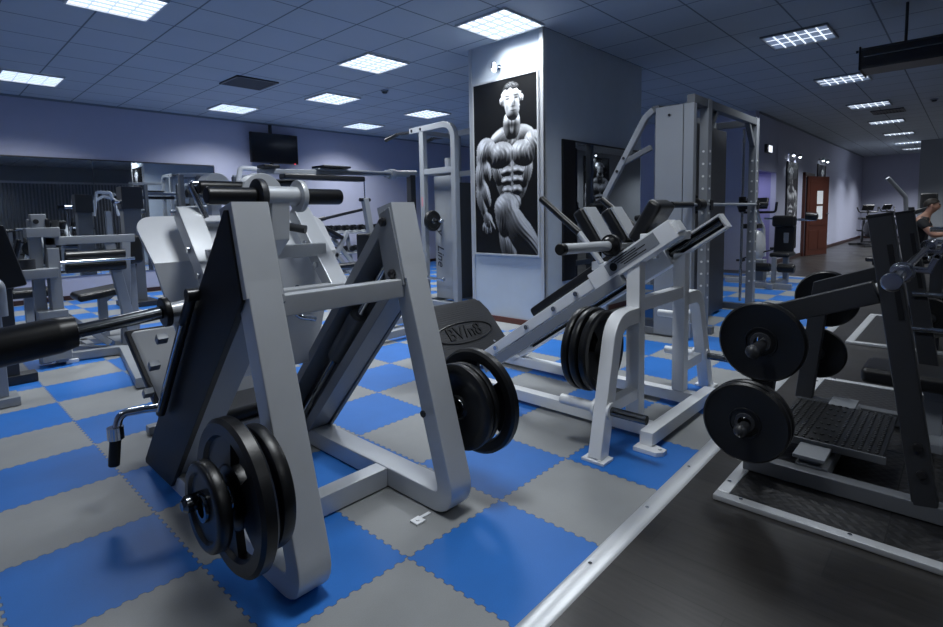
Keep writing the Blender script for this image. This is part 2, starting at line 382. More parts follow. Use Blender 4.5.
# ------------------------------------------------------------------ posters
def body_picture(nu, nv, seed, pose=0):
    rng = np.random.RandomState(seed)
    U, W = np.meshgrid(np.linspace(0, 1, nu), np.linspace(0, 1, nv)); A = 2.13
    X = U if pose != 2 else 1-U; Y = W*A
    # muscles: u, v (0 top .. 1 bottom), ru, rv, rotation deg, base height, thickness
    E = [(.615, .098, .155, .165, -5, .30, .15), (.63, .155, .115, .165, -5, .32, .14), (.465, .125, .032, .055, -8, .34, .05), (.775, .122, .026, .05, 8, .34, .05), (.575, .265, .085, .16, -8, .20, .12), (.665, .265, .08, .16, 10, .20, .12),
         (.46, .325, .22, .115, -22, .14, .11), (.82, .325, .18, .115, 24, .14, .11), (.62, .37, .22, .16, 0, .12, .13),
         (.20, .395, .165, .175, 20, .16, .19), (.13, .43, .10, .17, 8, .18, .15), (.95, .385, .15, .175, -18, .16, .18),
         (.43, .425, .215, .155, -10, .20, .17), (.79, .425, .19, .15, 12, .20, .17),
         (.61, .52, .27, .42, 0, .05, .19), (.38, .52, .085, .17, -14, .13, .13), (.83, .53, .09, .19, 16, .13, .13),
         (.53, .522, .085, .052, -12, .22, .10), (.71, .520, .085, .052, 12, .22, .10), (.53, .575, .082, .050, -8, .22, .10), (.70, .572, .080, .050, 8, .22, .10), (.54, .63, .078, .055, 0, .20, .10), (.69, .628, .075, .055, 4, .20, .10), (.62, .70, .13, .10, 0, .12, .12),
         (.10, .53, .095, .20, 4, .2, .15), (.21, .51, .075, .15, -6, .2, .15), (.10, .665, .08, .21, -10, .2, .13), (.185, .645, .07, .19, -16, .22, .13), (.14, .73, .06, .16, -14, .2, .12),
         (.215, .80, .075, .10, -22, .22, .10), (.24, .845, .030, .085, -10, .24, .06), (.295, .83, .026, .075, -28, .24, .06), (.185, .855, .028, .075, -4, .24, .06), (.14, .845, .024, .06, 8, .23, .05),
         (.52, .735, .20, .19, -25, .32, .20), (.47, .785, .13, .25, -6, .30, .18), (.66, .82, .16, .34, -38, .34, .2), (.78, .875, .15, .36, -40, .33, .2), (.62, .86, .10, .34, -30, .34, .18), (.88, .95, .13, .3, -35, .3, .18),
         (.50, .95, .09, .25, -14, .22, .16), (.60, .98, .07, .2, -10, .24, .15)]
    k = 34.; S = np.zeros(U.shape); M = np.zeros(U.shape, bool)
    for (cu, cv, ru, rv, rot, dz, th) in E:
        r = math.radians(rot); dx = X-cu; dy = Y-cv*A
        a = (dx*math.cos(r)+dy*math.sin(r))/ru; b = (-dx*math.sin(r)+dy*math.cos(r))/rv
        q = 1-a*a-b*b; ins = q > 0
        h = dz+th*np.sqrt(np.maximum(q, 0))-.0*q
        h = h+(.0035)*np.sin(a*19+2.*np.sin(b*4+cu*11))*(rv > .13)*(cv > .3)
        S += np.where(ins, np.exp(k*h), 0); M |= ins
    Hh = np.where(M, np.log(np.maximum(S, 1e-9))/k, -.12)
    def g(cu, cv, ru, rv, amt):
        return amt*np.exp(-((X-cu)/ru)**2-((Y-cv*A)/rv)**2)
    Hh += g(.635, .135, .022, .055, .03)+g(.565, .118, .04, .022, -.012)+g(.69, .116, .036, .022, -.012)+g(.645, .185, .05, .03, .012)
    Hh += g(.62, .46, .012, .12, -.05)+g(.62, .575, .010, .16, -.04)+g(.62, .27, .02, .08, -.03)
    def blur(f, n):
        for _ in range(n):
            p = np.pad(f, 1, 'edge'); f = (p[:-2, 1:-1]+p[2:, 1:-1]+p[1:-1, :-2]+p[1:-1, 2:]+2*p[1:-1, 1:-1])/6
        return f
    H1 = blur(Hh, 1); gy, gx = np.gradient(H1, A/(nv-1), 1/(nu-1)); n = np.sqrt(gx*gx+gy*gy+1)
    if pose == 2: gx = -gx
    def lam(l): return np.maximum(0, (-gx*l[0]-gy*l[1]+l[2])/n)
    sh = .62*lam((-.62, -.58, .30))**1.5+.55*lam((.80, -.42, .22))**1.8+.10*lam((0, -.8, .5))
    ao = np.clip(1+8*(H1-blur(Hh, int(nu/9))), .12, 1.25)
    spec = lam((-.45, -.5, .74))**14*.35+lam((.6, -.35, .72))**16*.3
    img = np.where(M, (sh*ao+spec)*.95, .012)
    face = np.exp(-((X-.615)/.135)**6-((Y-.125*A)/.165)**6)*M
    img = img*(1-.4*face)+face*.42*np.clip(1-1.6*(X-.56)**2/.02*(X > .56), .35, 1)
    hair = M*(Y < (.058+.02*np.abs((X-.60)/.15)**2)*A+.008*np.sin(X*70))
    img = np.where(hair > 0, .035+.42*(rng.rand(*U.shape)**2.2)*np.clip(1.2-((Y-.03*A)/.06)**2, 0, 1), img)
    for cu, w_ in ((.560, .040), (.692, .036)):
        img *= 1-.85*np.exp(-((X-cu)/w_)**4-((Y-.098*A)/.009)**2); img *= 1-.8*np.exp(-((X-cu)/(w_*.75))**4-((Y-.114*A)/.011)**2)
    img *= 1-.6*np.exp(-((X-.665)/.014)**2-((Y-.138*A)/.04)**2); img *= 1-.8*np.exp(-((X-.640)/.03)**2-((Y-.158*A)/.007)**2)
    img *= 1-.75*np.exp(-((X-.645)/.045)**4-((Y-.181*A)/.008)**2); img *= 1-.4*np.exp(-((X-.55)/.025)**2-((Y-.165*A)/.05)**2)
    img *= 1-.75*np.exp(-((X-.62)/.14)**2-((Y-.262*A)/.045)**2)
    img *= np.clip(1.1-.45*W**3, 0, 1.2)*(1+.14*(rng.rand(*U.shape)-.5))
    return np.clip(1.05*img**1.55, .008, .85)
def poster(label, O, du, dv, w, h, nu, nv, seed, pose, cat='poster', fr=.018, nrm=(0, 0, 0)):
    """O = top-left corner, du = unit vector to the right, nrm = unit vector out of the wall"""
    O, du, nrm = V(O), V(du), V(nrm); dz = V((0, 0, -1))
    t = thing('poster', label, cat, O+du*w/2+dz*h, 'bodybuilder posters')
    img = body_picture(nu, nv, seed, pose)
    bm = bmesh.new(); off = rootloc(t)
    vs = [bm.verts.new(O+du*(w*i/(nu-1))+dz*(h*j/(nv-1))+nrm*.022-off) for j in range(nv) for i in range(nu)]
    for j in range(nv-1):
        for i in range(nu-1): bm.faces.new((vs[j*nu+i], vs[(j+1)*nu+i], vs[(j+1)*nu+i+1], vs[j*nu+i+1]))
    me = bpy.data.meshes.new('picture'); bm.to_mesh(me); bm.free()
    ca = me.color_attributes.new('ink', 'FLOAT_COLOR', 'POINT'); g = img.ravel()
    ca.data.foreach_set('color', np.stack([g*.97, g*1.0, g*1.05, np.ones_like(g)], 1).astype(np.float32).ravel())
    me.materials.append(M_print); p = bpy.data.objects.new('picture', me); C.objects.link(p); p.parent = t
    b = MB(); A_ = O+nrm*.002
    def bar(a0, a1, b0, b1): b.solid([A_+du*a0+dz*b0, A_+du*a1+dz*b0, A_+du*a1+dz*b1, A_+du*a0+dz*b1], nrm*.028, .002)
    bar(-fr, w+fr, -fr, 0); bar(-fr, w+fr, h, h+fr); bar(-fr, 0, 0, h); bar(w, w+fr, 0, h)
    obj('frame', b, alu if cat == 'poster' and fr > .017 else frameblk, t)
    b = MB(); b.solid([A_, A_+du*w, A_+du*w+dz*h, A_+dz*h], nrm*.018); obj('backing', b, frameblk, t)
    return t
poster('tall black and white poster of a muscular man on the near pillar face', (4.448, 4.07, 2.585), (0, -1, 0), None, .86, 1.83, 150, 310, 1, 0, fr=.02, nrm=(-1, 0, 0))
poster('tall narrow bodybuilder poster beside the purple doorway in the hall', (13.35, 2.998, 2.2), (1, 0, 0), None, .95, 1.95, 60, 120, 2, 2, fr=.012, nrm=(0, -1, 0))
poster('tall bodybuilder poster partly hidden behind the open brown door', (16.5, 2.998, 2.3), (1, 0, 0), None, 1.0, 1.95, 60, 120, 3, 0, fr=.012, nrm=(0, -1, 0))
poster('bodybuilder poster on the right wall, seen only in the pillar mirror', (15.65, -2.298, 2.85), (-1, 0, 0), None, 1.5, 2.3, 80, 150, 4, 2, fr=.012, nrm=(0, 1, 0))

def spot(label, p, d, power, m=chrome):
    p, d = V(p), V(d).normalized()
    t = thing('spotlight', label, 'spotlight', p, 'picture spotlights')
    b = MB(); b.cyl(p-d*.005, p+d*.02, .028); b.cyl(p+d*.02, p+d*.09, .008); obj('mount', b, m, t)
    b = MB(); c = p+d*.10; b.tube([c+V((0, 0, .045)), c+V((0, 0, .03)), c-V((0, 0, .03))], [.014, .03, .038]); obj('shade', b, m, t)
    b = MB(); b.ball(c-V((0, 0, .032)), .027); obj('bulb', b, lampglass, t)
    l = bpy.data.lights.new('spot_glow', 'SPOT'); l.energy = power; l.color = (.85, .93, 1); l.spot_size = 2.2; l.spot_blend = .8; l.shadow_soft_size = .03
    lo = bpy.data.objects.new('spot_glow', l); C.objects.link(lo); lo.parent = t; lo.location = c-V((0, 0, .075))-p
    lo.rotation_euler = axisrot(-(V((0, 0, -1))+d*-.25))
    return t
spot('small chrome picture spotlight above the tall pillar poster', (4.449, 3.70, 2.72), (-1, 0, 0), 1.2)
for i, (x, z) in enumerate(((13.5, 2.36), (14.1, 2.36))):
    spot(('left' if i == 0 else 'right')+' one of two bright spotlights above the poster beside the doorway', (x, 2.999, z), (0, -1, 0), 5)
for i, (x, z) in enumerate(((16.7, 2.43), (17.3, 2.43))):
    spot(('left' if i == 0 else 'right')+' one of two bright spotlights over the poster behind the door', (x, 2.999, z), (0, -1, 0), 5)
spot('spotlight over the right wall poster seen in the pillar mirror', (14.7, -2.299, 2.93), (0, 1, 0), 30)

# ------------------------------------------------------------------ ceiling fittings
def ceiling_light(label, x, y, power, bright=True, w=.58):
    t = thing('ceiling_light', label, 'ceiling light', (x, y, H), 'louvred ceiling lights')
    h = w/2; b = MB(); z = H-.003
    for a0, a1, b0, b1 in ((-h-.015, h+.015, -h-.015, -h), (-h-.015, h+.015, h, h+.015), (-h-.015, -h, -h, h), (h, h+.015, -h, h)):
        b.box(x+a0, x+a1, y+b0, y+b1, z-.022, z, 0)
    obj('frame', b, alu if bright else midgrey, t)
    b = MB(); b.box(x-h, x+h, y-h, y+h, z-.004, z, 0); obj('diffuser', b, diff_l if bright else diff_r, t)
    b = MB()
    n1, n2 = (4, 6) if bright else (3, 6)
    hh = .02 if bright else .009
    for i in range(1, n1): b.box(x-h+w*i/n1-.003, x-h+w*i/n1+.003, y-h, y+h, z-hh, z-.004, 0)
    for i in range(1, n2): b.box(x-h, x+h, y-h+w*i/n2-.006, y-h+w*i/n2+.006, z-hh, z-.004, 0)
    obj('louvre', b, louv if bright else louv_r, t)
    l = bpy.data.lights.new('lamp_glow', 'AREA'); l.shape = 'SQUARE'; l.size = w*.95; l.energy = power; l.spread = math.radians(130 if bright else 118); l.color = (.92, .965, 1.0)
    lo = bpy.data.objects.new('lamp_glow', l); C.objects.link(lo); lo.parent = t; lo.location = (0, 0, -.028)
    return t
LP = 24.
for lab, x, y, k in (
    ('big bright louvred ceiling light at the top left corner of the photo', 1.36, 5.22, 1.0),
    ('louvred ceiling light at the left edge, over the wall mirror', 1.25, 8.66, 1.),
    ('louvred ceiling light over the pull-up machine area, second in the middle row', 3.98, 5.26, 1.),
    ('bright louvred ceiling light touching the top of the poster pillar', 4.07, 3.38, .95),
    ('small louvred ceiling light left of the air vent, over the back wall television side', 3.88, 8.93, 1.),
    ('louvred ceiling light between the smoke detector and the dark air vent', 4.67, 7.22, 1.),
    ('far louvred ceiling light just left of the pull-up frame handle', 6.5, 9.0, 1.),
    ('far louvred ceiling light directly above the pull-up frame', 6.6, 7.2, 1.)):
    ceiling_light(lab, x, y, LP*k)
RO = ('nearest', 'second nearest', 'third nearest', 'fourth nearest', 'fifth nearest', 'second farthest', 'farthest')
for i, x in enumerate((6.68, 9.32, 12.0, 14.7, 17.4, 20.1, 22.4)):
    ceiling_light(RO[i]+' dim louvred ceiling light in the row along the right hall', x, 1.42, LP*(.65 if i < 3 else 1.7), False)
for lab, x, y, k in (('louvred ceiling light over the leg press front, above the photo', 1.3, 1.42, .62), ('louvred ceiling light above and behind the camera position', 1.3, -1.3, .30), ('louvred ceiling light over the white hack squat, above the photo', 3.98, 1.42, .5), ('added fill light panel by the blinds on the right wall, out of the photo', 6.4, -1., .55), ('added fill light panel over the near right side of the hall, out of the photo', 9.3, -1., .5), ('added fill light panel above the seated man, out of the photo', 13.6, -1., .7), ('added fill light panel by the far grey pillar, out of the photo', 17.8, -.9, 1.1), ('louvred ceiling light left of the camera, out of the photo', -1.4, 5.22, .4), ('louvred ceiling light far left over the mats, out of the photo', -1.4, 2.2, .16)):  # the right-wall row is added out of view to brighten hall and blinds
    ceiling_light(lab, x, y, LP*k)

def vent(label, x, y, w):
    t = thing('air_vent', label, 'air vent', (x, y, H), 'ceiling air vents'); h = w/2; z = H-.002
    b = MB(); b.box(x-h, x+h, y-h, y+h, z-.004, z, 0); obj('backing', b, blackpaint, t)
    b = MB()
    for a0, a1, b0, b1 in ((-h, h, -h, -h+.03), (-h, h, h-.03, h), (-h, -h+.03, -h, h), (h-.03, h, -h, h)): b.box(x+a0, x+a1, y+b0, y+b1, z-.018, z-.004, .002)
    obj('frame', b, ventm, t)
    b = MB()
    for i in range(9):
        yy = y-h+.05+i*(w-.1)/8; b.solid([(x-h+.02, yy-.016, z-.005), (x+h-.02, yy-.016, z-.005), (x+h-.02, yy+.012, z-.016), (x-h+.02, yy+.012, z-.016)], (0, .002, .004))
    obj('slats', b, darkgrey, t)
vent('dark square air vent in the ceiling near the television', 3.33, 7.13, .56)
vent('dark air vent in the right hall ceiling beside the third light', 13.1, 1.25, .5)
def detector(label, x, y):
    t = thing('smoke_detector', label, 'smoke detector', (x, y, H), 'smoke detectors')
    b = MB(); b.cyl((x, y, H-.02), (x, y, H), .055); obj('base', b, midgrey, t)
    b = MB(); b.tube([(x, y, H-.02), (x, y, H-.04), (x, y, H-.048)], [.04, .035, .02]); obj('cap', b, darkgrey, t)
detector('small round smoke detector between the middle ceiling lights', 4.95, 6.3)
detector('small round smoke detector in the right hall ceiling', 12.3, .55)

t = thing('ceiling_heater', 'long glossy black box unit hanging from the ceiling at right edge', 'ceiling unit', (6.3, -.3, 2.5))
b = MB(); b.prism([(6.10, 2.47), (6.12, 2.44), (6.44, 2.44), (6.5, 2.49), (6.5, 2.6), (6.46, 2.63), (6.14, 2.63), (6.10, 2.6)], 'y', -1.6, .80); obj('housing', b, plastic, t)
b = MB(); b.box(6.085, 6.10, -1.58, .78, 2.535, 2.55, .003); obj('trim_line', b, darkchrome, t)
b = MB(); b.box(6.09, 6.51, .80, .815, 2.43, 2.64, .006); b.cyl((6.12, .82, 2.6), (6.12, .84, 2.6), .012); obj('end_cap', b, plastic, t)
for yy in (.5, -1.2):
    b = MB(); b.cyl((6.3, yy, 2.62), (6.3, yy, H), .012); obj('hanger', b, darkgrey, t)

t = thing('television', 'black wall television hanging high on the back wall', 'television', (5.0, 9.9, 2.2))
b = MB(); b.box(4.56, 5.52, 9.85, 9.90, 2.235, 2.80, .008); obj('housing', b, plastic, t)
b = MB(); b.box(4.575, 5.505, 9.846, 9.851, 2.255, 2.785, .001); obj('screen', b, tvblack, t)
b = MB(); b.cyl((5.44, 9.85, 2.242), (5.44, 9.843, 2.242), .012); obj('standby_light', b, ledred, t)
b = MB(); b.box(4.98, 5.02, 9.90, 9.97, 2.1, 2.97, .003); b.box(4.85, 5.15, 9.90, 9.93, 2.4, 2.65, .003); b.box(4.9, 5.1, 9.96, 9.999, 2.3, 2.7, .002); obj('bracket', b, darkgrey, t)

t = thing('exit_sign', 'small lit white sign box high on the wall above the doorway', 'sign', (11.75, 2.95, 2.25))
b = MB(); b.box(11.6, 11.98, 2.95, 2.998, 2.27, 2.43, .004); obj('housing', b, darkgrey, t)
b = MB(); b.box(11.72, 11.97, 2.945, 2.951, 2.285, 2.415, .001); obj('lit_panel', b, mat('sign_panel', (.8, .85, .95), .4, emit=(.85, .9, 1), es=.9), t)
b = MB(); b.solid([(11.62, 2.947, 2.35), (11.70, 2.947, 2.31), (11.70, 2.947, 2.39)], (0, .003, 0)); obj('arrow', b, paper, t)

# blinds on the right wall (seen in the mirror)
t = thing('vertical_blinds', 'grey vertical blinds along the right wall, seen in the back mirror', 'blinds', (3.6, -2.25, .2))
b = MB(); b.box(.4, 7.0, -2.29, -2.22, 2.45, 2.52, .004); obj('rail', b, alu, t)
b = MB()
for i in range(70):
    x = .45+i*.094; b.beam((x, -2.25, .25), (x, -2.25, 2.45), .085, .002, up=(math.sin(.9), math.cos(.9), 0), b=0)
obj('slats', b, blind, t)

# hall door
f = MB(); f.box(14.92, 15.0, 2.94, 3.1, 0, 2.03, .004); f.box(15.9, 15.98, 2.94, 3.1, 0, 2.03, .004); f.box(14.92, 15.98, 2.94, 3.1, 1.95, 2.03, .004); struct('trim_5', f, woodred)
hd = thing('door_1', 'x', 'door', (15.0, 2.93, 0)); del hd['label']; del hd['category']; hd['kind'] = 'structure'
def doorpt(a, z, o): return (15.0+a, 2.93-o, z)
b = MB(); b.box(15.0, 15.86, 2.89, 2.93, .01, 1.93, .003); d = obj('door_leaf', b, woodred, hd)
b = MB()
for x0, x1, z0, z1 in ((15.09, 15.39, .15, .62), (15.47, 15.77, .15, .62), (15.09, 15.77, .74, 1.82)):
    b.box(x0, x1, 2.882, 2.890, z0, z1, .007)
obj('door_panel', b, woodred, d)
for z in (1.42, 1.05):
    b = MB(); b.box(15.36, 15.60, 2.878, 2.881, z-.16, z+.16, 0); obj('notice_sheet', b, paper, d, label='white paper notice on the brown door')
b = MB(); b.cyl((15.80, 2.89, 1.02), (15.80, 2.85, 1.02), .012); b.cyl((15.80, 2.85, 1.02), (15.70, 2.85, 1.02), .01); b.cyl((15.8, 2.888, 1.02), (15.8, 2.882, 1.02), .025); obj('door_handle', b, chrome, d)
hd.rotation_euler = (0, 0, math.radians(-20))
f = MB(); f.box(16.6, 16.75, 2.992, 2.999, .25, .33, .002); struct('trim_6', f, paper)

# ------------------------------------------------------------------ weight plates
def plate(label, R, th, c, axis, style='rim', group='weight plates', m=rubber):
    t = thing('weight_plate', label, 'weight plate', c, group); t.rotation_euler = axisrot(axis)
    h = th/2; r0 = .027; b = MB()
    if style == 'rim':
        b.lathe([(r0, -h*.9), (R*.24, -h*.9), (R*.28, -h*.5), (R*.72, -h*.5), (R*.78, -h*.95), (R*.93, -h), (R*.985, -h*.75), (R, -h*.4), (R, h*.4), (R*.985, h*.75), (R*.93, h), (R*.78, h*.95), (R*.72, h*.5), (R*.28, h*.5), (R*.24, h*.9), (r0, h*.9), (r0, -h*.9)], 56)
    elif style == 'flat':
        b.lathe([(r0, -h*.8), (R*.3, -h*.8), (R*.34, -h*.7), (R*.34, -h), (R*.37, -h), (R*.38, -h*.75), (R*.88, -h*.8), (R*.95, -h), (R, -h*.55), (R, h*.55), (R*.95, h), (R*.88, h*.8), (R*.38, h*.75), (R*.37, h), (R*.34, h), (R*.34, h*.7), (r0, h*.8), (r0, -h*.8)], 56)
    else:
        b.lathe([(r0, -h*.85), (R*.30, -h*.85), (R*.36, -h*.5), (R*.42, -h*.5), (R*.42, h*.5), (R*.36, h*.5), (R*.30, h*.85), (r0, h*.85), (r0, -h*.85)], 48)
        b.lathe([(R*.76, -h*.5), (R*.80, -h*.95), (R*.95, -h), (R, -h*.6), (R, h*.6), (R*.95, h), (R*.80, h*.95), (R*.76, h*.5), (R*.76, -h*.5)], 56)
        for k in range(3):
            n = 12; a0 = k*2*PI/3+.5; aa = [a0+(-.66+1.32*i/n) for i in range(n+1)]
            poly = [(R*.40*math.cos(a), R*.40*math.sin(a)) for a in aa]+[(R*.78*math.cos(a), R*.78*math.sin(a)) for a in aa[::-1]]
            b.prism(poly, 'z', -h*.5, h*.5)
    bm = b.bm; bmesh.ops.recalc_face_normals(bm, faces=bm.faces[:])
    me = bpy.data.meshes.new('disc'); bm.to_mesh(me); bm.free(); me.shade_smooth(); me.set_sharp_from_angle(angle=math.radians(40)); me.materials.append(m)
    o = bpy.data.objects.new('disc', me); C.objects.link(o); o.parent = t
    b = MB(); b.lathe([(.0255, -h*1.04), (.038, -h*1.04), (.041, -h*.7), (.041, h*.7), (.038, h*1.04), (.0255, h*1.04), (.0255, -h*1.04)], 28)
    bm = b.bm; bmesh.ops.recalc_face_normals(bm, faces=bm.faces[:]); me = bpy.data.meshes.new('hub_ring'); bm.to_mesh(me); bm.free(); me.shade_smooth(); me.set_sharp_from_angle(angle=math.radians(40)); me.materials.append(darkgrey if style == 'flat' else darkchrome)
    o = bpy.data.objects.new('hub_ring', me); C.objects.link(o); o.parent = t
    return t

# ------------------------------------------------------------------ leg press (front left)
lp = thing('leg_press', 'big grey leg press with two leaning frames in the foreground at left', 'exercise machine', (1.11, 2.1, 0))
def upY(z): return 1.455+.275*(z/1.23)
for sx, xa, xb, cover in ((0, .73, .845, 'L'), (1, 1.375, 1.49, 'R')):
    xc = (xa+xb)/2
    b = MB(); b.sweep(arc([(xc, 1.775, 1.23), (xc, 1.440, .047), (xc, 2.84, .047)], .078, 8)[0:], .115, .085, (1, 0, 0), .008); fr = obj('side_frame', b, silver, lp)
    b = MB()
    b.sweep([(xc, 1.775, 1.236), (xc, 1.775-.0753, .93)], .127, .100, (1, 0, 0), .005); obj('top_cap', b, silver, fr)
    gx = xb-.012 if sx else xa-.013
    poly = [(1.675, .93), (1.745, 1.222), (1.77, 1.222), (2.855, .05), (2.855, .03), (2.50, .03)]
    b = MB(); b.prism(poly, 'x', gx, gx+.024, .003); obj('side_cover', b, blackpaint if sx == 0 else grey, lp, label='black side cover plate' if sx == 0 else None)
    # flanges of the sloping channel
    x0, x1 = (xa+.012, xb) if sx == 0 else (xa-.01, xb-.012)
    b = MB(); b.prism([(1.675, .93), (1.71, .965), (2.54, .085), (2.50, .05)], 'x', x0, x1, .003); obj('guide_channel', b, midgrey, lp)
    b = MB(); b.prism([(1.74, 1.18), (1.77, 1.22), (2.855, .05), (2.80, .05)], 'x', x0, x1, .003); obj('guide_channel', b, midgrey, lp)
    ix = xb if sx == 0 else xa-.012
    b = MB(); b.prism([(1.655, .915), (1.735, 1.228), (1.80, 1.20), (1.815, 1.11), (1.765, .905), (1.70, .88)], 'x', ix, ix+.012, .002); g = obj('gusset', b, midgrey, lp)
    b = MB()
    for y, z in ((1.772, 1.168), (1.722, .955)):
        s = 1 if sx == 0 else -1; xx = ix+.012 if sx == 0 else ix
        b.tube([(xx, y, z), (xx+s*.012, y, z), (xx+s*.018, y, z)], [.02, .02, .012], 12)
    each('bolt_head', b, plastic, g)
    rx = xc
    b = MB(); b.cyl((rx, 1.80, 1.03), (rx, 2.64, .10), .017); obj('guide_rod', b, chrome, lp)
    b = MB(); b.pad((rx, 2.07, .735), (rx, 2.28, .50), .045, 20, .008); obj('bearing_sleeve', b, grey, lp)
b = MB(); b.box(.845, 1.375, 1.665, 1.725, .862, .935, .005); obj('cross_beam', b, silver, lp)
b = MB(); b.box(.845, 1.375, 1.82, 1.90, .006, .09, .005); obj('cross_beam', b, silver, lp)
b = MB(); b.box(.845, 1.375, 2.74, 2.82, .006, .09, .005); obj('cross_beam', b, silver, lp)
for bx in (1.415, .79):
    b = MB(); b.cyl((bx-.062, 1.545, .41), (bx-.068, 1.545, .41), .014, seg=12); obj('bolt', b, plastic, lp)
b = MB(); b.box(1.265, 1.31, 1.50, 1.545, .0005, .008, .002); b.cyl((1.287, 1.522, .008), (1.287, 1.522, .012), .008, seg=10); b.box(1.30, 1.36, 1.525, 1.54, .0005, .005, .001); obj('floor_bracket', b, white, lp)
# carriage
ca = MB()
up = [(.67, 1.2), (1.55, 1.2)]
def fp(x, s):                                             # foot plate surface: s 0..1 upper panel, 1..2 lower panel
    if s <= 1: return (x, 2.585-.185*s, 1.21-.19*s)
    return (x, 2.40+.03*(s-1), 1.02-.56*(s-1))
rc = []
for k in range(7):
    a = PI/2*k/6; rc.append((.67+.07*(1-math.cos(a)), .30*(1-math.sin(a))))
L = [(x, s) for x, s in rc]; Rr = [(2.22-x, s) for x, s in rc[::-1]]
b = MB(); b.solid([fp(x, s) for x, s in L]+[fp(x, s) for x, s in Rr]+[fp(1.535, 1), fp(.685, 1)], (0, .012, -.012), .002)
b.solid([fp(.685, 1), fp(1.535, 1), fp(1.40, 2), fp(.82, 2)], (0, .016, 0), .002)
fpl = obj('foot_plate', b, plate_silver, lp, label='large silver foot plate')
b = MB(); b.box(.86, 1.36, 2.415, 2.44, 1.0, 1.035, .003); b.solid([fp(.9, .2), fp(1.32, .2), fp(1.32, .28), fp(.9, .28)], (0, -.014, .014), .002); obj('stiffener', b, plate_silver, fpl)
for xa in (.80, 1.325):
    b = MB(); b.beam((xa+.045, 2.47, 1.225), (xa+.045, 2.115, .83), .09, .07, b=.005); st = obj('strut', b, silver, lp)
    b = MB(); b.cyl((xa-.001, 2.33, 1.07), (xa-.012, 2.33, 1.07), .014, seg=12); b.cyl((xa-.001, 2.24, .97), (xa-.012, 2.24, .97), .014, seg=12); each('bolt', b, chrome, st)
b = MB(); b.beam((.84, 2.13, .86), (1.38, 2.13, .86), .07, .06, b=.005); obj('carriage_tube', b, silver, lp)
b = MB(); b.box(1.02, 1.22, 2.36, 2.43, 1.17, 1.20, .003); b.tube([(1.2, 2.45, 1.14), (1.26, 2.36, 1.15), (1.31, 2.3, 1.135)], .02); obj('latch', b, darkgrey, lp)
b = MB(); b.cyl((1.0, 2.13, 1.285), (1.20, 2.13, 1.285), .040, seg=24); hub = obj('roller_hub', b, silver, lp)
b = MB(); b.pad((.995, 2.13, 1.285), (1.025, 2.13, 1.285), .07, 28, .006); obj('end_flange', b, darkgrey, hub)
b = MB(); b.pad((1.175, 2.13, 1.285), (1.20, 2.13, 1.285), .07, 28, .006); obj('end_flange', b, silver, hub)
b = MB(); b.prism([(2.10, 1.27), (2.17, 1.27), (2.40, 1.13), (2.28, .98), (2.12, 1.10)], 'x', 1.05, 1.13, .004); obj('hub_bracket', b, silver, lp)
b = MB(); b.beam((.84, 2.27, 1.04), (1.38, 2.27, 1.04), .06, .06, b=.005); obj('carriage_tube', b, silver, lp)
for x0, x1 in ((.80, .995), (1.20, 1.395)):
    b = MB(); b.pad((x0, 2.13, 1.283), (x1, 2.13, 1.283), .035, 24, .01); obj('roller_grip', b, rubber, lp, label='black rubber roller grip')
b = MB(); b.pad((.88, 2.42, 1.33), (1.08, 2.42, 1.33), .03, 20, .008); obj('roller_grip', b, rubber, lp)
b = MB(); b.tube(arc([(.88, 2.42, 1.345), (.85, 2.42, 1.345), (.905, 2.42, 1.20)], .02, 5), .014); obj('bent_handle', b, chrome, lp)
b = MB(); b.prism([(1.05+.0, 1.30)]+[(1.15-.10*math.cos(PI*k/10), 1.30+.10*math.sin(PI*k/10)) for k in range(11)]+[(1.25, 1.28)], 'y', 2.38, 2.46, .006); obj('curved_guard', b, silver, lp)
# weight horn with a thick roller towards the camera's left
b = MB(); b.cyl((.74, 2.15, .867), (.63, 2.15, .857), .028); wh = obj('weight_horn', b, silver, lp)
b = MB(); b.pad((.652, 2.15, .858), (.628, 2.15, .856), .056, 28, .006); obj('collar', b, rubber, wh)
b = MB(); b.cyl((.63, 2.15, .857), (.34, 2.15, .828), .0235); obj('chrome_bar', b, darkchrome, wh)
b = MB(); b.tube([(.372, 2.15, .832), (.368, 2.15, .832), (.33, 2.15, .828), (.32, 2.15, .827), (-.10, 2.15, .79), (-.12, 2.15, .788)], [.03, .052, .058, .060, .062, .05], 28); obj('roller_grip', b, rubber, wh)
# safety lever
b = MB(); b.tube([(.69, 2.02, .925), (.69, 2.10, .83), (.69, 2.47, .38)], .019); lv = obj('safety_lever', b, plastic, lp)
b = MB(); b.cyl((.672, 2.09, .81), (.672, 2.44, .40), .006, seg=8); obj('silver_rod', b, chrome, lv)
b = MB(); b.cyl((.71, 2.02, .925), (.672, 2.02, .925), .024); obj('pivot', b, plastic, lv)
b = MB(); b.tube(arc([(.69, 2.45, .41), (.63, 2.48, .41), (.55, 2.5, .41), (.53, 2.5, .33)], .04, 6), .016); b.cyl((.53, 2.5, .36), (.53, 2.5, .31), .03); hb = obj('lever_handle', b, chrome, lv)
b = MB(); b.pad((.53, 2.5, .33), (.515, 2.5, .20), .021, 16, .006); obj('grip', b, rubber, hb)
for y, z in ((2.30, .73), (2.42, .60), (2.53, .46)):
    b = MB(); b.obox((.665, y, z), (.04, .035, .03), Matrix.Rotation(-.82, 3, 'X'), .004); obj('stop_block', b, midgrey, lp)
b = MB(); b.tube(arc([(1.2, 2.2, .88), (1.2, 2.3, .78), (1.27, 2.32, .72), (1.34, 2.3, .70)], .04, 5), .013); obj('lock_handle', b, chrome, lp)
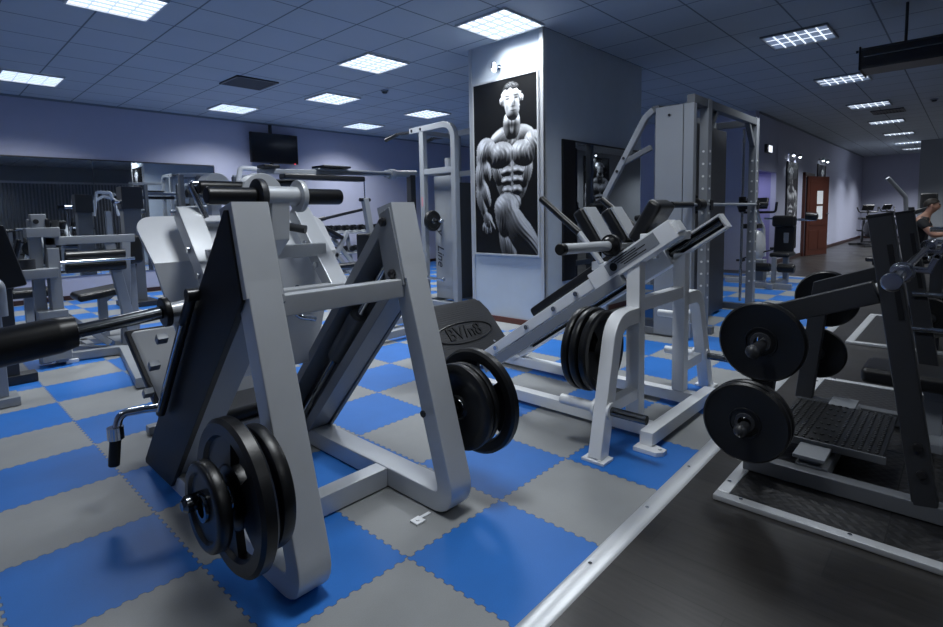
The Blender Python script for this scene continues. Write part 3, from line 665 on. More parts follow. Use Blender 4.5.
# seat and back pad
def padsolid(b, c4, n, th, bev=.025): b.solid(c4, V(n)*th, bev)
b = MB(); padsolid(b, [(.80, 3.32, .60), (1.42, 3.32, .60), (1.42, 2.88, .16), (.84, 2.88, .16)], (0, .7, -.7), .07, .03); bp = obj('back_pad', b, padgrey, lp, label='shiny grey back pad with black rim')
b = MB(); padsolid(b, [(.785, 3.335, .60), (1.435, 3.335, .60), (1.435, 2.875, .14), (.825, 2.875, .14)], (0, .03, -.03), 1.0, .01); obj('pad_shell', b, leather, bp)
b = MB(); b.box(.86, 1.36, 2.56, 2.86, .20, .27, .03, 3); obj('seat_pad', b, leather, lp)
b = MB(); b.box(.9, 1.3, 2.55, 2.85, .17, .20, .004); b.box(1.07, 1.15, 2.68, 2.76, .05, .18, .004); b.beam((1.11, 2.82, .10), (1.11, 3.25, .46), .07, .05); b.beam((1.11, 3.25, .46), (1.11, 3.3, .03), .06, .05); b.box(.85, 1.37, 3.27, 3.33, .004, .05, .004); obj('seat_frame', b, midgrey, lp)
# storage pegs and their plates
for x0, x1 in ((.735, .475), (1.485, 1.70)):
    b = MB(); b.cyl((x0, 1.545, .41), (x1, 1.545, .41), .024); b.cyl((x0, 1.545, .41), (x0+(x1-x0)*.10, 1.545, .41), .042); b.tube([(x1, 1.545, .41), (x1+(x1-x0)*.04, 1.545, .41)], [.024, .014]); obj('storage_peg', b, darkchrome, lp)
g = None
plate('thick smooth black plate nearest the frame on the left leg press peg', .185, .046, (.675, 1.52, .395), (1, 0, 0), 'rim')
plate('largest black plate with grip holes in the middle of the left leg press peg', .228, .05, (.60, 1.52, .395), (1, 0, 0), 'grip')
plate('small black plate outermost on the left leg press peg', .128, .04, (.525, 1.52, .395), (1, 0, 0), 'rim')
plate('black plate next to the frame on the right leg press peg', .182, .035, (1.532, 1.52, .395), (1, 0, 0), 'rim')
plate('black plate between two others on the right leg press peg', .178, .035, (1.572, 1.52, .395), (1, 0, 0), 'rim')
plate('large ring-like black plate outermost on the right leg press peg', .226, .045, (1.632, 1.52, .395), (1, 0, 0), 'grip')

# ------------------------------------------------------------------ hack squat (white)
hs = thing('hack_squat', 'white hack squat machine with sloping rails and shoulder pads in front of the pillar', 'exercise machine', (2.9, 1.9, 0))
SL = .676
def rz(y): return .16+(2.45-y)*SL
RN = V((0, SL, 1)).normalized()          # normal of the rails (upwards)
for x in (2.6, 3.2):
    b = MB(); y1 = 1.03 if x < 3 else 1.02
    if x < 3: b.beam((x, 2.56, rz(2.56)), (x, y1, rz(y1)), .07, .062, b=.006)
    else:
        b.beam((x+.028, 2.56, rz(2.56)), (x+.028, y1, rz(y1)), .012, .085, b=.002)
        for s in (-1, 1): b.beam(V((x, 2.56, rz(2.56)))+RN*s*.04, V((x, y1, rz(y1)))+RN*s*.04, .07, .012, b=.002)
        b.obox((x, y1, rz(y1)), (.07, .012, .09), Matrix.Rotation(-math.atan(SL), 3, 'X'), .002)
    rl = obj('guide_rail', b, white, hs)
    b = MB()
    for y in (2.2, 1.95, 1.75, 1.6): b.cyl((x-.036, y, rz(y)), (x-.05, y, rz(y)), .015, seg=10)
    each('bolt_head', b, chrome, rl)
b = MB(); b.cyl((3.195, 2.4, rz(2.4)), (3.195, 1.04, rz(1.04)), .014); obj('guide_rod', b, darkchrome, hs)
b = MB(); b.beam((3.212, 2.4, rz(2.4)), (3.212, 1.04, rz(1.04)), .004, .07, b=0); obj('channel_lining', b, blackpaint, hs)
b = MB(); b.beam((2.575, 2.3, rz(2.3)-.085), (2.575, 1.32, rz(1.32)-.085), .05, .06, b=.004); obj('under_rail', b, midgrey, hs)
for x in (2.6, 3.2):
    b = MB(); b.box(x-.035, x+.035, 1.225, 1.30, .09, rz(1.26)-.03, .006); obj('upright', b, white, hs)
    b = MB(); b.box(x-.035, x+.035, 1.11, 2.86, .02, .088, .006); obj('base_runner', b, white, hs)
b = MB(); b.box(2.635, 3.165, 1.235, 1.29, .665, .735, .005); obj('cross_beam', b, white, hs)
b = MB(); b.box(2.64, 3.16, 2.78, 2.86, .02, .10, .005); obj('cross_beam', b, white, hs)
b = MB(); b.box(2.46, 3.36, 1.10, 1.17, .022, .092, .006); eb = obj('end_beam', b, white, hs)
for x in (2.46, 3.33):
    b = MB(); b.prism([(x-.05, 1.06), (x-.02, 1.035), (x+.02, 1.035), (x+.04, 1.10), (x+.04, 1.18), (x-.05, 1.18)], 'z', .0005, .022, .002); b.cyl((x-.005, 1.06, .022), (x-.005, 1.06, .03), .009, seg=8); obj('foot', b, white, eb)
for x in (2.6, 3.2):
    b = MB(); b.box(x-.05, x+.05, 2.7, 2.9, .0005, .02, .002); obj('foot', b, white, hs)
# curved outriggers
for s, xr, xf in ((-1, 2.585, 2.21), (1, 3.215, 3.645)):
    d = xr-xf
    pts = arc([(xr, 1.26, .655), (xr+s*.22, 1.26, .655), (xf, 1.26, .0)], .14, 10); pts[-1] = V((xf, 1.26, .012))
    b = MB(); b.sweep(pts, .07, .082, (0, 1, 0), .007); ol = obj('outrigger', b, white, hs)
    b = MB(); b.box(xf-.055 if s < 0 else xf-.04, xf+.04 if s < 0 else xf+.055, 1.20, 1.32, .0005, .014, .002); b.cyl((xf+s*.04, 1.23, .014), (xf+s*.04, 1.23, .02), .008, seg=8); obj('foot', b, white, ol)
    b = MB(); xm = xr+s*.27; b.beam((xr, 1.26, .235), (xm, 1.26, .235), .055, .06, b=.005); obj('brace', b, white, hs)
    xp = 2.262 if s < 0 else 3.545
    b = MB(); b.cyl((xp, 1.225, .235), (xp, 1.04, .235), .022); pg = obj('storage_peg', b, darkchrome, hs)
    b = MB(); b.pad((xp, 1.23, .235), (xp, 1.215, .235), .042, 24, .004); obj('peg_flange', b, white, pg)
    b = MB(); b.cyl((xp, 1.29, .235), (xp, 1.50, .235), .026); b.pad((xp, 1.292, .235), (xp, 1.31, .235), .045, 24, .004); obj('storage_peg', b, white, hs)
    xq = 2.385 if s < 0 else 3.47
    b = MB(); b.cyl((xq, 1.29, .50), (xq, 1.52, .50), .024); b.pad((xq, 1.292, .50), (xq, 1.31, .50), .05, 24, .004); obj('storage_peg', b, white, hs)
for i, (y, lab) in enumerate(((1.34, 'black grip plate nearest the curved leg on the white machine peg'), (1.386, 'middle of three black plates on the white machine peg'), (1.432, 'black plate farthest from the curved leg on the white machine peg'))):
    plate(lab, (.205, .215, .215)[i], .042, (2.385, y, .49), (0, 1, 0), 'grip' if i == 0 else 'rim')
# sled
sl = MB(); sl.beam((2.6, 1.50, rz(1.50)), (2.6, 1.05, rz(1.05)), .094, .10, b=.006); sd = obj('sled_sleeve', sl, white, hs)
b = MB(); b.beam(V((2.5515, 1.40, rz(1.40)))+RN*.006, V((2.5515, 1.13, rz(1.13)))+RN*.006, .002, .066, b=0); sk = obj('label_panel', b, midgrey, sd, label='grey printed sticker panel')
b = MB()
for k in range(5):
    y = 1.33-k*.012; b.beam(V((2.550, y+.03, rz(y+.03)))+RN*(.035-.012*k), V((2.550, y-.06-.03*(k % 3), rz(y-.06-.03*(k % 3))))+RN*(.035-.012*k), .002, .005, b=0)
b.pad((2.5505, 1.365, rz(1.365)+.006), (2.549, 1.365, rz(1.365)+.006), .022, 20, .0005)
obj('print', b, blackpaint, sk)
b = MB(); b.beam((3.19, 1.60, rz(1.60)), (3.19, 1.33, rz(1.33)), .10, .125, b=.006); obj('sled_sleeve', b, white, hs)
b = MB(); b.beam(V((2.64, 1.46, rz(1.46)))+RN*.07, V((3.16, 1.46, rz(1.46)))+RN*.07, .10, .05, b=.005); b.beam(V((2.64, 1.2, rz(1.2)))+RN*.05, V((3.16, 1.2, rz(1.2)))+RN*.05, .07, .05, b=.005); obj('sled_beam', b, white, hs)
for s, x in ((-1, 2.58), (1, 3.24)):
    b = MB(); b.cyl((x, 1.37, 1.012), (x+s*.50, 1.37, 1.022), .026, seg=24); hn = obj('weight_horn', b, silver, hs)
    b = MB(); b.pad((x+s*.035, 1.37, 1.0127), (x+s*.06, 1.37, 1.0133), .06, 28, .006); b.tube([(x+s*.06, 1.37, 1.0133), (x+s*.085, 1.37, 1.0138)], [.05, .036]); obj('collar', b, rubber, hn)
    b = MB(); b.pad((x+s*.49, 1.37, 1.0218), (x+s*.53, 1.37, 1.0228), .028, 20, .008); obj('end_cap', b, rubber, hn)
    xh = x-.02*s*-1
    b = MB(); b.tube([(xh, 1.44, .915), (xh, 1.58, 1.08)], .017); hh = obj('handle', b, silver, hs)
    b = MB(); b.pad((xh, 1.575, 1.075), (xh, 1.835, 1.275), .020, 18, .006); obj('grip', b, rubber, hh)
def tilted(c, size, ang, bev): 
    b = MB(); b.obox(c, size, Matrix.Rotation(ang, 3, 'X'), bev, 3); return b
for x in (2.74, 3.06):
    p_ = obj('shoulder_pad', tilted((x, 1.60, 1.10), (.15, .075, .24), -.58, .02), leather, hs)
    obj('pad_backing', tilted((x, 1.562, 1.125), (.13, .016, .22), -.58, .004), silver, p_)
obj('head_pad', tilted((2.93, 1.33, 1.13), (.22, .085, .26), .55, .025), leather, hs, label='black padded headrest')
b = MB(); b.beam((2.93, 1.30, 1.06), (2.93, 1.30, .92), .05, .012, b=.002); b.box(2.66, 3.12, 1.50, 1.56, .97, 1.0, .003); obj('pad_bracket', b, silver, hs)
c0, c1 = V((2.69, 1.97, rz(1.97)))+RN*.05, V((2.69, 1.36, rz(1.36)))+RN*.05
b = MB(); b.solid([c0, c0+V((.42, 0, 0)), c1+V((.42, 0, 0)), c1], RN*.065, .02); obj('back_pad', b, leather, hs)
b = MB(); b.solid([c0-RN*.012, c0+V((.42, 0, 0))-RN*.012, c1+V((.42, 0, 0))-RN*.012, c1-RN*.012], RN*.011, .002); obj('pad_board', b, darkgrey, hs)
# foot platform
pn = V((0, -.35, .31)).normalized()
def pp(x, s): return V((x, 2.95-.33*s, .50-.37*s))
q = [pp(2.50, 0), pp(3.17, 0), pp(3.22, .08), pp(3.25, .25), pp(3.25, 1), pp(2.42, 1), pp(2.42, .25), pp(2.45, .08)]
b = MB(); b.solid(q, V((0, -.746, .666))*-.03, .004); fpz = obj('foot_platform', b, darkgrey, hs, label='black ribbed rubber foot platform')
b = MB()
for k in range(26): 
    s = .06+k*.036; b.beam(pp(2.46, s), pp(3.21, s), .006, .004, up=(0, -.746, .666), b=0)
obj('ribs', b, darkgrey, fpz)
oc = pp(2.86, .55); eu = V((1, 0, 0)); ev = V((0, .666, .746)); en = V((0, -.746, .666))
b = MB(); b.tube([oc+eu*.30*math.cos(a)+ev*.085*math.sin(a)+en*.004 for a in [2*PI*k/40 for k in range(41)]], .007, 8, False); obj('emblem_ring', b, rubber, fpz)
R3 = Matrix((eu, ev, en)).transposed()
text('emblem_letters', 'BV/n8', .15, oc+en*.004, R3.to_euler(), rubber, fpz, .004)
b = MB()
for x in (2.55, 3.1):
    b.cyl(pp(x, .82)+en*.001, pp(x, .82)+en*.006, .011, seg=10)
each('screw', b, chrome, fpz)
for x in (2.6, 3.2):
    b = MB(); b.beam((x, 2.80, .09), (x, 2.93, .40), .05, .05, b=.004); obj('platform_stay', b, white, hs)

# ------------------------------------------------------------------ dark plate rack with barbell (right)
pf = thing('lifting_platform', 'black ribbed rubber lifting platform with silver edges at lower right', 'platform', (3.2, -.3, 0))
b = MB(); b.box(2.22, 4.25, -1.6, .70, .0005, .018, 0); obj('rubber_top', b, M_tread, pf)
b = MB(); b.box(2.21, 4.26, .165, .17, .018, .0186, 0); b.box(3.16, 3.165, -1.6, .72, .018, .0186, 0); obj('seam', b, blackpaint, pf)
for (x0, x1, y0, y1) in ((2.20, 2.25, -1.65, .725), (4.235, 4.285, -1.65, .725), (2.25, 4.235, .675, .725)):
    b = MB(); b.box(x0, x1, y0, y1, .0005, .024, .005); e = obj('edge_strip', b, alu, pf)
    b = MB()
    for k in range(7):
        t_ = k/6; px = x0+.03 if x1-x0 < .1 else x0+.1+(x1-x0-.2)*t_; py = y0+.1+(y1-y0-.2)*t_ if x1-x0 < .1 else y0+.03
        b.cyl((px, py, .024), (px, py, .027), .008, seg=8)
    each('screw', b, chrome, e)
def squat_rack(dx, label, full=True):
    rk = thing('squat_rack', label, 'rack', (3.05+dx, .25, .02 if full else 0))
    for k, xc in enumerate((2.54+dx, 3.56+dx)):
        s = -1 if k == 0 else 1
        b = MB(); b.sweep([(xc, .250, 1.155), (xc, .074, .08)], .065, .078, (1, 0, 0), .008); po = obj('post', b, darkgrey, rk)
        b = MB(); b.obox((xc, .2505, 1.158), (.068, .083, .014), Matrix.Rotation(-.17, 3, 'X'), .004); obj('post_cap', b, plastic, po)
        b = MB(); b.sweep([(xc-.033, .215, 1.05), (xc-.033, .168, .77)], .004, .018, (1, 0, 0), 0); obj('slot', b, blackpaint, po)
        b = MB()
        for z in (.30, .20): b.tube([(xc-.032, upr(z), z), (xc-.042, upr(z), z), (xc-.046, upr(z), z)], [.016, .016, .01], 12)
        each('bolt_head', b, plastic, po)
        b = MB(); b.box(xc-.032, xc+.032, -.6, .70, .022, .088, .006); ru = obj('base_runner', b, grey, rk)
        b = MB(); b.sweep([(xc, .25, .865), (xc, .60, .735), (xc, .668, .08)], .06, .085, (1, 0, 0), .006); obj('arm', b, darkgrey, rk)
        b = MB(); b.sweep([(xc, .19, .96), (xc, .10, .955), (xc, .085, 1.0)], .05, .02, (1, 0, 0), .003); b.box(xc-.03, xc+.03, .15, .21, .93, .975, .004); obj('bar_hook', b, chrome, po)
        for z, y in ((.635, .598), (.305, .635)):
            b = MB(); b.cyl((xc, y, z), (xc+s*.30, y, z), .023); b.ball((xc+s*.30, y, z), .028); obj('storage_peg', b, darkgrey, rk)
    for y in (.45, -.35):
        b = MB(); b.box(2.58+dx, 3.52+dx, y-.06, y+.06, .03, .09, .004); obj('cross_beam', b, stand, rk)
    return rk
def upr(z): return .072+.178*(z-.11)/1.045
rk = squat_rack(0, 'dark grey squat rack with slanted posts holding a barbell at right edge')
# studded step between the runners
tp = thing('tread_step', 'studded dark metal step plate between the runners of the squat rack', 'step', (3.0, .43, .0905))
b = MB(); b.box(2.74, 3.32, .22, .66, .128, .142, .003); tb = obj('plate', b, steelplate, tp)
b = MB()
for i in range(14):
    for j in range(22):
        if 6 <= i <= 8 and j % 3: continue
        x = 2.76+j*.0257; y = .245+i*.030
        b.obox((x, y, .1445), (.016, .008, .008), Matrix.Rotation(.6 if (i+j) % 2 else -.6, 3, 'Z'), 0)
obj('studs', b, studm, tb)
b = MB(); b.box(2.73, 2.74, .21, .67, .112, .145, .002); b.box(2.60, 2.66, .42, .50, .0905, .112, .002); b.box(3.42, 3.5, .42, .50, .0905, .112, .002); each('leg_rail', b, grey, tp)
b = MB(); b.box(2.575, 3.525, .40, .52, .112, .128, .003); each('mounting_bracket', b, stand, tp)
for lab, R, th, c in (('big black rubber plate on the upper near peg of the dark squat rack', .163, .045, (2.36, .598, .652)),
                      ('black plate on the lower near peg, outermost of the pair', .166, .032, (2.30, .635, .322)),
                      ('black plate on the lower near peg, behind another plate', .166, .032, (2.345, .635, .322)),
                      ('black plate on the far peg of the squat rack, behind the sloping arms', .165, .045, (3.70, .598, .652)),
                      ('lower black plate on the far side of the squat rack', .15, .04, (3.70, .635, .322))):
    plate(lab, R, th, c, (1, 0, 0), 'flat')
bb = thing('barbell', 'chrome barbell resting in the hooks of the dark squat rack', 'barbell', (3.2, .08, .955))
by, bz = .158, .972
b = MB(); b.cyl((2.4, by, bz), (3.9, by, bz), .014); obj('shaft', b, chrome, bb)
for x0, x1 in ((1.95, 2.42), (3.66, 4.1)):
    b = MB(); s = 1 if x0 < 3 else -1; a, e = (x0, x1) if s > 0 else (x1, x0)
    b.tube([(a, by, bz), (a+s*.004, by, bz), (a+s*.012, by, bz), (a+s*.016, by, bz), (e, by, bz)], [.022, .028, .028, .0195, .0195], 24); obj('sleeve', b, chrome, bb)
    b = MB()
    for q_ in (.16, .20) if x0 < 3 else (.06, .11): b.pad((e-s*q_, by, bz), (e-s*(q_-.022), by, bz), .035-.004*(q_ > .18), 24, .005)
    obj('collar', b, chrome, bb)

#@@PART3
# ------------------------------------------------------------------ smith machine
sm = thing('smith_machine', 'tall grey smith machine with a broad side panel and peg-holed posts behind the white machine', 'exercise machine', (5.8, 2.1, 0))
b = MB(); b.box(4.84, 4.90, 1.915, 2.17, .02, 2.13, .006); pn_ = obj('side_panel', b, midgrey, sm, label='tall mid grey side panel')
b = MB(); b.box(4.83, 4.90, 1.815, 1.905, .02, 2.13, .006); obj('side_panel', b, midgrey, sm)
b = MB(); b.cyl((4.838, 2.04, 2.05), (4.832, 2.04, 2.05), .012, seg=10); b.cyl((4.838, 2.04, .25), (4.832, 2.04, .25), .012, seg=10); each('bolt', b, plastic, pn_)
for x in (5.22, 6.74):
    b = MB(); b.box(x-.05, x+.05, 1.81, 1.89, .0, 2.21, .006); po = obj('post', b, midgrey, sm)
    b = MB()
    for k in range(13): b.cyl((x-.0505, 1.85, .35+k*.115), (x-.055, 1.85, .35+k*.115), .011, seg=10)
    for k in range(13): b.cyl((x, 1.8095, .35+k*.115), (x, 1.805, .35+k*.115), .011, seg=10)
    each('peg', b, white, po)
    b = MB(); b.box(x-.04, x+.04, 2.25, 2.33, 0, 2.21, .006); obj('post', b, grey, sm)
    b = MB(); b.box(x-.04, x+.04, 1.75, 2.45, .001, .07, .005); obj('foot_rail', b, grey, sm)
    b = MB(); b.box(x-.04, x+.04, 1.89, 2.25, 2.13, 2.205, .005); obj('top_beam', b, grey, sm)
    b = MB(); b.cyl((x+.11, 1.99, .08), (x+.11, 1.99, 2.12), .016); obj('guide_rod', b, chrome, sm)
    b = MB(); b.pad((x+.11, 1.99, 1.15), (x+.11, 1.99, 1.33), .04, 18, .008); b.box(x+.02, x+.1, 1.80, 2.0, 1.18, 1.28, .006); obj('bar_slider', b, blackpaint, sm)
b = MB(); b.box(4.84, 6.79, 1.815, 1.885, 2.13, 2.205, .005); obj('top_beam', b, grey, sm)
b = MB(); b.box(5.1, 6.78, 2.255, 2.325, 2.13, 2.205, .005); obj('top_beam', b, grey, sm)
b = MB(); b.box(5.1, 6.78, 2.255, 2.325, .45, .52, .005); obj('cross_beam', b, grey, sm)
for s, x in ((1, 5.27), (-1, 6.69)):
    b = MB(); b.beam((x, 1.85, 1.90), (x+s*.22, 1.85, 2.15), .05, .05, up=(0, 1, 0), b=.004); obj('corner_brace', b, grey, sm)
b = MB(); b.box(5.50, 6.12, 2.05, 2.24, .03, 2.06, .008); b.box(6.14, 6.50, 2.07, 2.24, .03, 2.06, .008); obj('weight_shroud', b, darkgrey, sm)
b = MB(); b.cyl((4.50, 1.82, 1.235), (6.98, 1.82, 1.235), .016); br = obj('bar', b, midgrey, sm)
for x0, x1 in ((4.38, 4.82), (6.88, 7.2)):
    b = MB(); b.pad((x0, 1.82, 1.235), (x1, 1.82, 1.235), .027, 18, .006); obj('bar_sleeve', b, blackpaint, br)
b = MB(); b.pad((4.92, 1.82, 1.235), (5.06, 1.82, 1.235), .055, 20, .01); obj('bar_collar', b, blackpaint, br)
b = MB(); b.sweep(arc([(4.87, 2.20, 2.12), (4.87, 2.28, 2.06), (4.87, 2.70, 1.34), (4.87, 2.70, .04)], .10, 6), .05, .055, (1, 0, 0), .005); bs = obj('side_brace', b, midgrey, sm)
b = MB()
for y, z in ((2.56, 1.58), (2.49, 1.70)): b.cyl((4.846, y, z), (4.838, y, z), .014, seg=10)
each('bolt', b, plastic, bs)
b = MB(); b.beam((4.87, 2.50, 1.66), (4.87, 2.22, 1.78), .04, .05, b=.004); obj('side_brace', b, grey, sm)
b = MB(); b.beam((4.87, 2.70, .04), (4.87, 1.9, .04), .05, .06, b=.004); obj('foot_rail', b, grey, sm)
b = MB(); b.pad((4.86, 2.70, 1.24), (4.60, 2.70, 1.24), .028, 18, .006); b.pad((4.80, 2.70, 1.24), (4.78, 2.70, 1.24), .075, 24, .006); obj('storage_peg', b, blackpaint, sm)

# ------------------------------------------------------------------ pull-up and cable station left of the pillar
ps = thing('pull_up_station', 'tall silver pull-up station with bent top tubes left of the poster pillar', 'exercise machine', (5.0, 5.0, 0))
for x in (4.72, 5.36):
    b = MB(); b.sweep(arc([(x, 5.47, 2.29), (x, 4.67, 2.31), (x, 4.67, .02)], .20, 10), .08, .075, (1, 0, 0), .007); tf = obj('top_frame', b, stand, ps)
    b = MB(); b.cyl((x-.041, 5.42, 2.29), (x-.046, 5.42, 2.29), .018, seg=10); b.cyl((x-.041, 5.25, 2.295), (x-.046, 5.25, 2.295), .018, seg=10); each('bolt', b, plastic, tf)
    b = MB(); b.box(x-.035, x+.035, 5.21, 5.29, .02, 2.26, .006); obj('post', b, stand, ps)
    b = MB(); b.tube(arc([(x, 5.44, 2.28), (x, 5.72, 2.29), (x, 6.0, 2.24)], .1, 5), .02); hd_ = obj('pull_up_handle', b, darkgrey, ps)
    b = MB(); b.pad((x, 5.76, 2.285), (x, 6.02, 2.235), .026, 16, .006); obj('grip', b, rubber, hd_)
    b = MB(); b.box(x-.035, x+.035, 4.45, 5.6, .002, .07, .005); obj('base_rail', b, midgrey, ps)
    b = MB(); b.box(x-.03, x+.03, 4.70, 5.22, 1.71, 1.78, .005); obj('cross_beam', b, stand, ps)
b = MB(); b.box(4.85, 4.89, 4.83, 5.2, .08, 1.69, .01); shd = obj('weight_shroud', b, stand, ps)
b = MB(); b.box(4.845, 4.89, 4.77, 4.825, .08, 1.70, .006); obj('weight_shroud', b, midgrey, ps)
text('script_lettering', 'y   Line', .17, (4.847, 5.10, .76), Matrix(((0, 0, -1), (0, -1, 0), (-1, 0, 0))).to_euler(), darkgrey, shd, .001, .35)
b = MB(); b.box(4.895, 5.3, 4.85, 5.15, .08, 1.6, .004); obj('weight_stack', b, darkgrey, ps)
for z in (1.74, .05, 2.25):
    b = MB(); b.box(4.75, 5.33, 5.22, 5.28, z-.03, z+.03, .004); obj('cross_beam', b, midgrey, ps)
for z in (1.11, .36):
    b = MB(); b.cyl((4.70, 5.21, z), (4.70, 4.90, z), .021); b.pad((4.70, 4.915, z), (4.70, 4.895, z), .026, 16, .004); obj('storage_peg', b, chrome, ps)
b = MB(); b.cyl((4.95, 5.0, 1.75), (4.95, 5.0, 1.92), .06); obj('pulley_cap', b, midgrey, ps)
b = MB(); b.box(4.684, 4.6845, 5.235, 5.265, 1.30, 1.42, 0); obj('sticker', b, mat('pink_sticker', (.5, .22, .25), .5), ps)
plate('small black plate hanging on the upper peg of the silver pull-up station', .135, .05, (4.70, 5.08, 1.11), (0, 1, 0), 'rim')
# a second dark frame behind it
rf = thing('dip_frame', 'dark frame with sloping silver arms glimpsed between pull-up station and pillar', 'exercise machine', (6.6, 5.2, 0))
for y in (5.0, 5.5):
    b = MB(); b.box(6.4, 6.47, y-.035, y+.035, 0, 2.1, .005); obj('post', b, darkgrey, rf)
for z in (.95, 1.35, 1.75):
    b = MB(); b.beam((6.43, 5.6, z), (6.43, 4.85, z-.12), .05, .05, b=.004); obj('arm', b, midgrey, rf)
b = MB(); b.box(6.3, 7.0, 4.95, 5.55, .001, .06, .004); obj('base', b, darkgrey, rf)

# ------------------------------------------------------------------ lateral machine in the middle background
lm = thing('pulldown_machine', 'dark machine with long horizontal silver arms and a chain behind the leg press', 'exercise machine', (4.4, 6.5, 0))
b = MB(); b.beam((3.0, 6.3, 1.755), (4.9, 6.3, 1.80), .10, .06, b=.008); bm_ = obj('top_beam', b, midgrey, lm)
b = MB(); b.box(3.75, 4.95, 6.2, 6.4, 1.80, 1.825, .008); obj('beam_cover', b, midgrey, bm_)
b = MB(); b.pad((4.9, 6.3, 1.80), (5.5, 6.3, 1.82), .05, 18, .01); b.pad((4.98, 6.3, 1.80), (5.08, 6.3, 1.80), .075, 18, .01); obj('arm', b, midgrey, lm)
b = MB(); b.box(3.25, 4.45, 6.15, 6.30, 1.665, 1.735, .02, 3); obj('pad', b, leather, lm)
b = MB(); b.box(3.78, 4.2, 6.12, 6.42, 1.83, 1.86, .01); b.box(3.0, 3.2, 6.15, 6.35, 1.79, 1.83, .01); obj('top_pad', b, leather, lm)
b = MB()
for k in range(12): b.ball((4.53, 6.3, 1.72-k*.024), .012, (1, .6, 1.2), 8)
obj('chain', b, chrome, lm)
b = MB(); b.pad((4.44, 6.3, 1.42), (4.62, 6.3, 1.42), .025, 14, .005); obj('chain_handle', b, plastic, lm)
b = MB(); b.beam((4.53, 6.3, 1.44), (4.75, 6.3, .05), .085, .08, b=.006); obj('post', b, stand, lm)
b = MB(); b.box(5.35, 5.45, 6.25, 6.35, .0, 1.80, .006); obj('post', b, darkgrey, lm)
b = MB(); b.beam((3.9, 6.5, 1.15), (4.7, 6.5, 1.30), .04, .04, b=.006); b.pad((3.8, 6.5, 1.13), (4.0, 6.5, 1.17), .03, 14, .005); obj('lever_arm', b, darkgrey, lm)
b = MB(); b.box(3.3, 5.5, 6.22, 6.38, .002, .07, .005); obj('base_rail', b, midgrey, lm)
b = MB(); b.box(4.35, 4.62, 6.0, 6.3, .45, .95, .03, 3); obj('back_pad', b, leather, lm)
t = thing('floor_frame', 'low grey tube frame of a bench on the mats seen under the leg press beam', 'bench frame', (3.3, 4.4, 0))
for y, x0, x1 in ((3.98, 2.84, 4.2), (4.45, 3.2, 4.3)):
    b = MB(); b.box(x0, x1, y-.035, y+.035, .03, .10, .005); obj('rail', b, midgrey, t)
    b = MB(); b.box(x0-.02, x0+.06, y-.05, y+.05, .001, .035, .006); obj('rubber_foot', b, rubber, t)
b = MB(); b.box(4.2, 4.28, 3.9, 4.55, .03, .10, .005) if False else b.box(4.12, 4.2, 3.95, 4.5, .03, .10, .005); obj('cross_tube', b, midgrey, t)
t = thing('seat_frame', 'small silver stand with black rubber feet beyond the leg press', 'bench frame', (2.8, 4.9, 0))
for x, y in ((2.82, 5.1), (2.55, 4.45)):
    b = MB(); b.box(x-.08, x+.08, y-.03, y+.03, .001, .045, .008); obj('rubber_foot', b, rubber, t)
    b = MB(); b.box(x-.03, x+.03, y-.03, y+.03, .04, .60, .005); obj('leg', b, stand, t)
b = MB(); b.beam((2.82, 5.1, .60), (2.55, 4.45, .60), .06, .06, b=.004); obj('top_tube', b, stand, t)
b = MB(); b.box(2.52, 2.86, 4.5, 5.05, .63, .70, .025, 3); obj('seat_pad', b, leather, t)

# benches and dumbbells far back
def bench(label, x, y, rz_, h=.45, L=1.2, inc=.0):
    t = thing('weight_bench', label, 'bench', (x, y, 0))
    b = MB(); b.box(x-.15, x+.15, y-L/2, y+L/2, h-.07, h, .025, 3); obj('bench_pad', b, leather, t)
    b = MB(); b.box(x-.03, x+.03, y-L/2+.1, y+L/2-.1, h-.12, h-.07, .004); obj('spine', b, stand, t)
    for s in (-1, 1):
        b = MB(); b.beam((x, y+s*(L/2-.2), h-.1), (x, y+s*(L/2-.08), .05), .05, .05, b=.004); obj('leg', b, stand, t)
        b = MB(); b.box(x-.25, x+.25, y+s*(L/2-.08)-.03, y+s*(L/2-.08)+.03, .001, .055, .004); obj('foot', b, stand, t)
    t.rotation_euler = (0, 0, rz_); return t
bench('black flat bench in front of the far dumbbell rack', 5.1, 7.9, PI/2, .38, 1.5)
t = thing('incline_bench', 'bench frame with crossed silver struts near the dumbbell rack', 'bench', (5.35, 8.3, 0))
for p0, p1 in (((5.0, 8.3, .85), (5.65, 8.3, .1)), ((5.55, 8.3, .9), (5.05, 8.3, .1)), ((5.3, 8.4, .8), (5.9, 8.4, .1))):
    b = MB(); b.beam(p0, p1, .07, .07, up=(0, 1, 0), b=.004); obj('strut', b, stand, t)
b = MB(); b.box(4.95, 5.95, 8.25, 8.45, .03, .10, .004); obj('base', b, stand, t)
b = MB(); b.obox((5.2, 8.33, .92), (.5, .25, .07), Matrix.Rotation(.5, 3, 'Y'), .02, 3); obj('pad', b, leather, t)
dr = thing('dumbbell_rack', 'long low dumbbell rack against the far back wall', 'rack', (6.4, 9.5, 0))
for z in (.45, .88):
    b = MB(); b.obox((6.4, 9.5, z), (2.2, .30, .025), Matrix.Rotation(.25, 3, 'X'), .004); obj('shelf', b, midgrey, dr)
for x in (5.35, 6.4, 7.45):
    b = MB(); b.beam((x, 9.42, 0), (x, 9.62, 1.0), .07, .06, b=.004); b.box(x-.035, x+.035, 9.3, 9.75, .001, .06, .004); obj('upright', b, midgrey, dr)
db = None
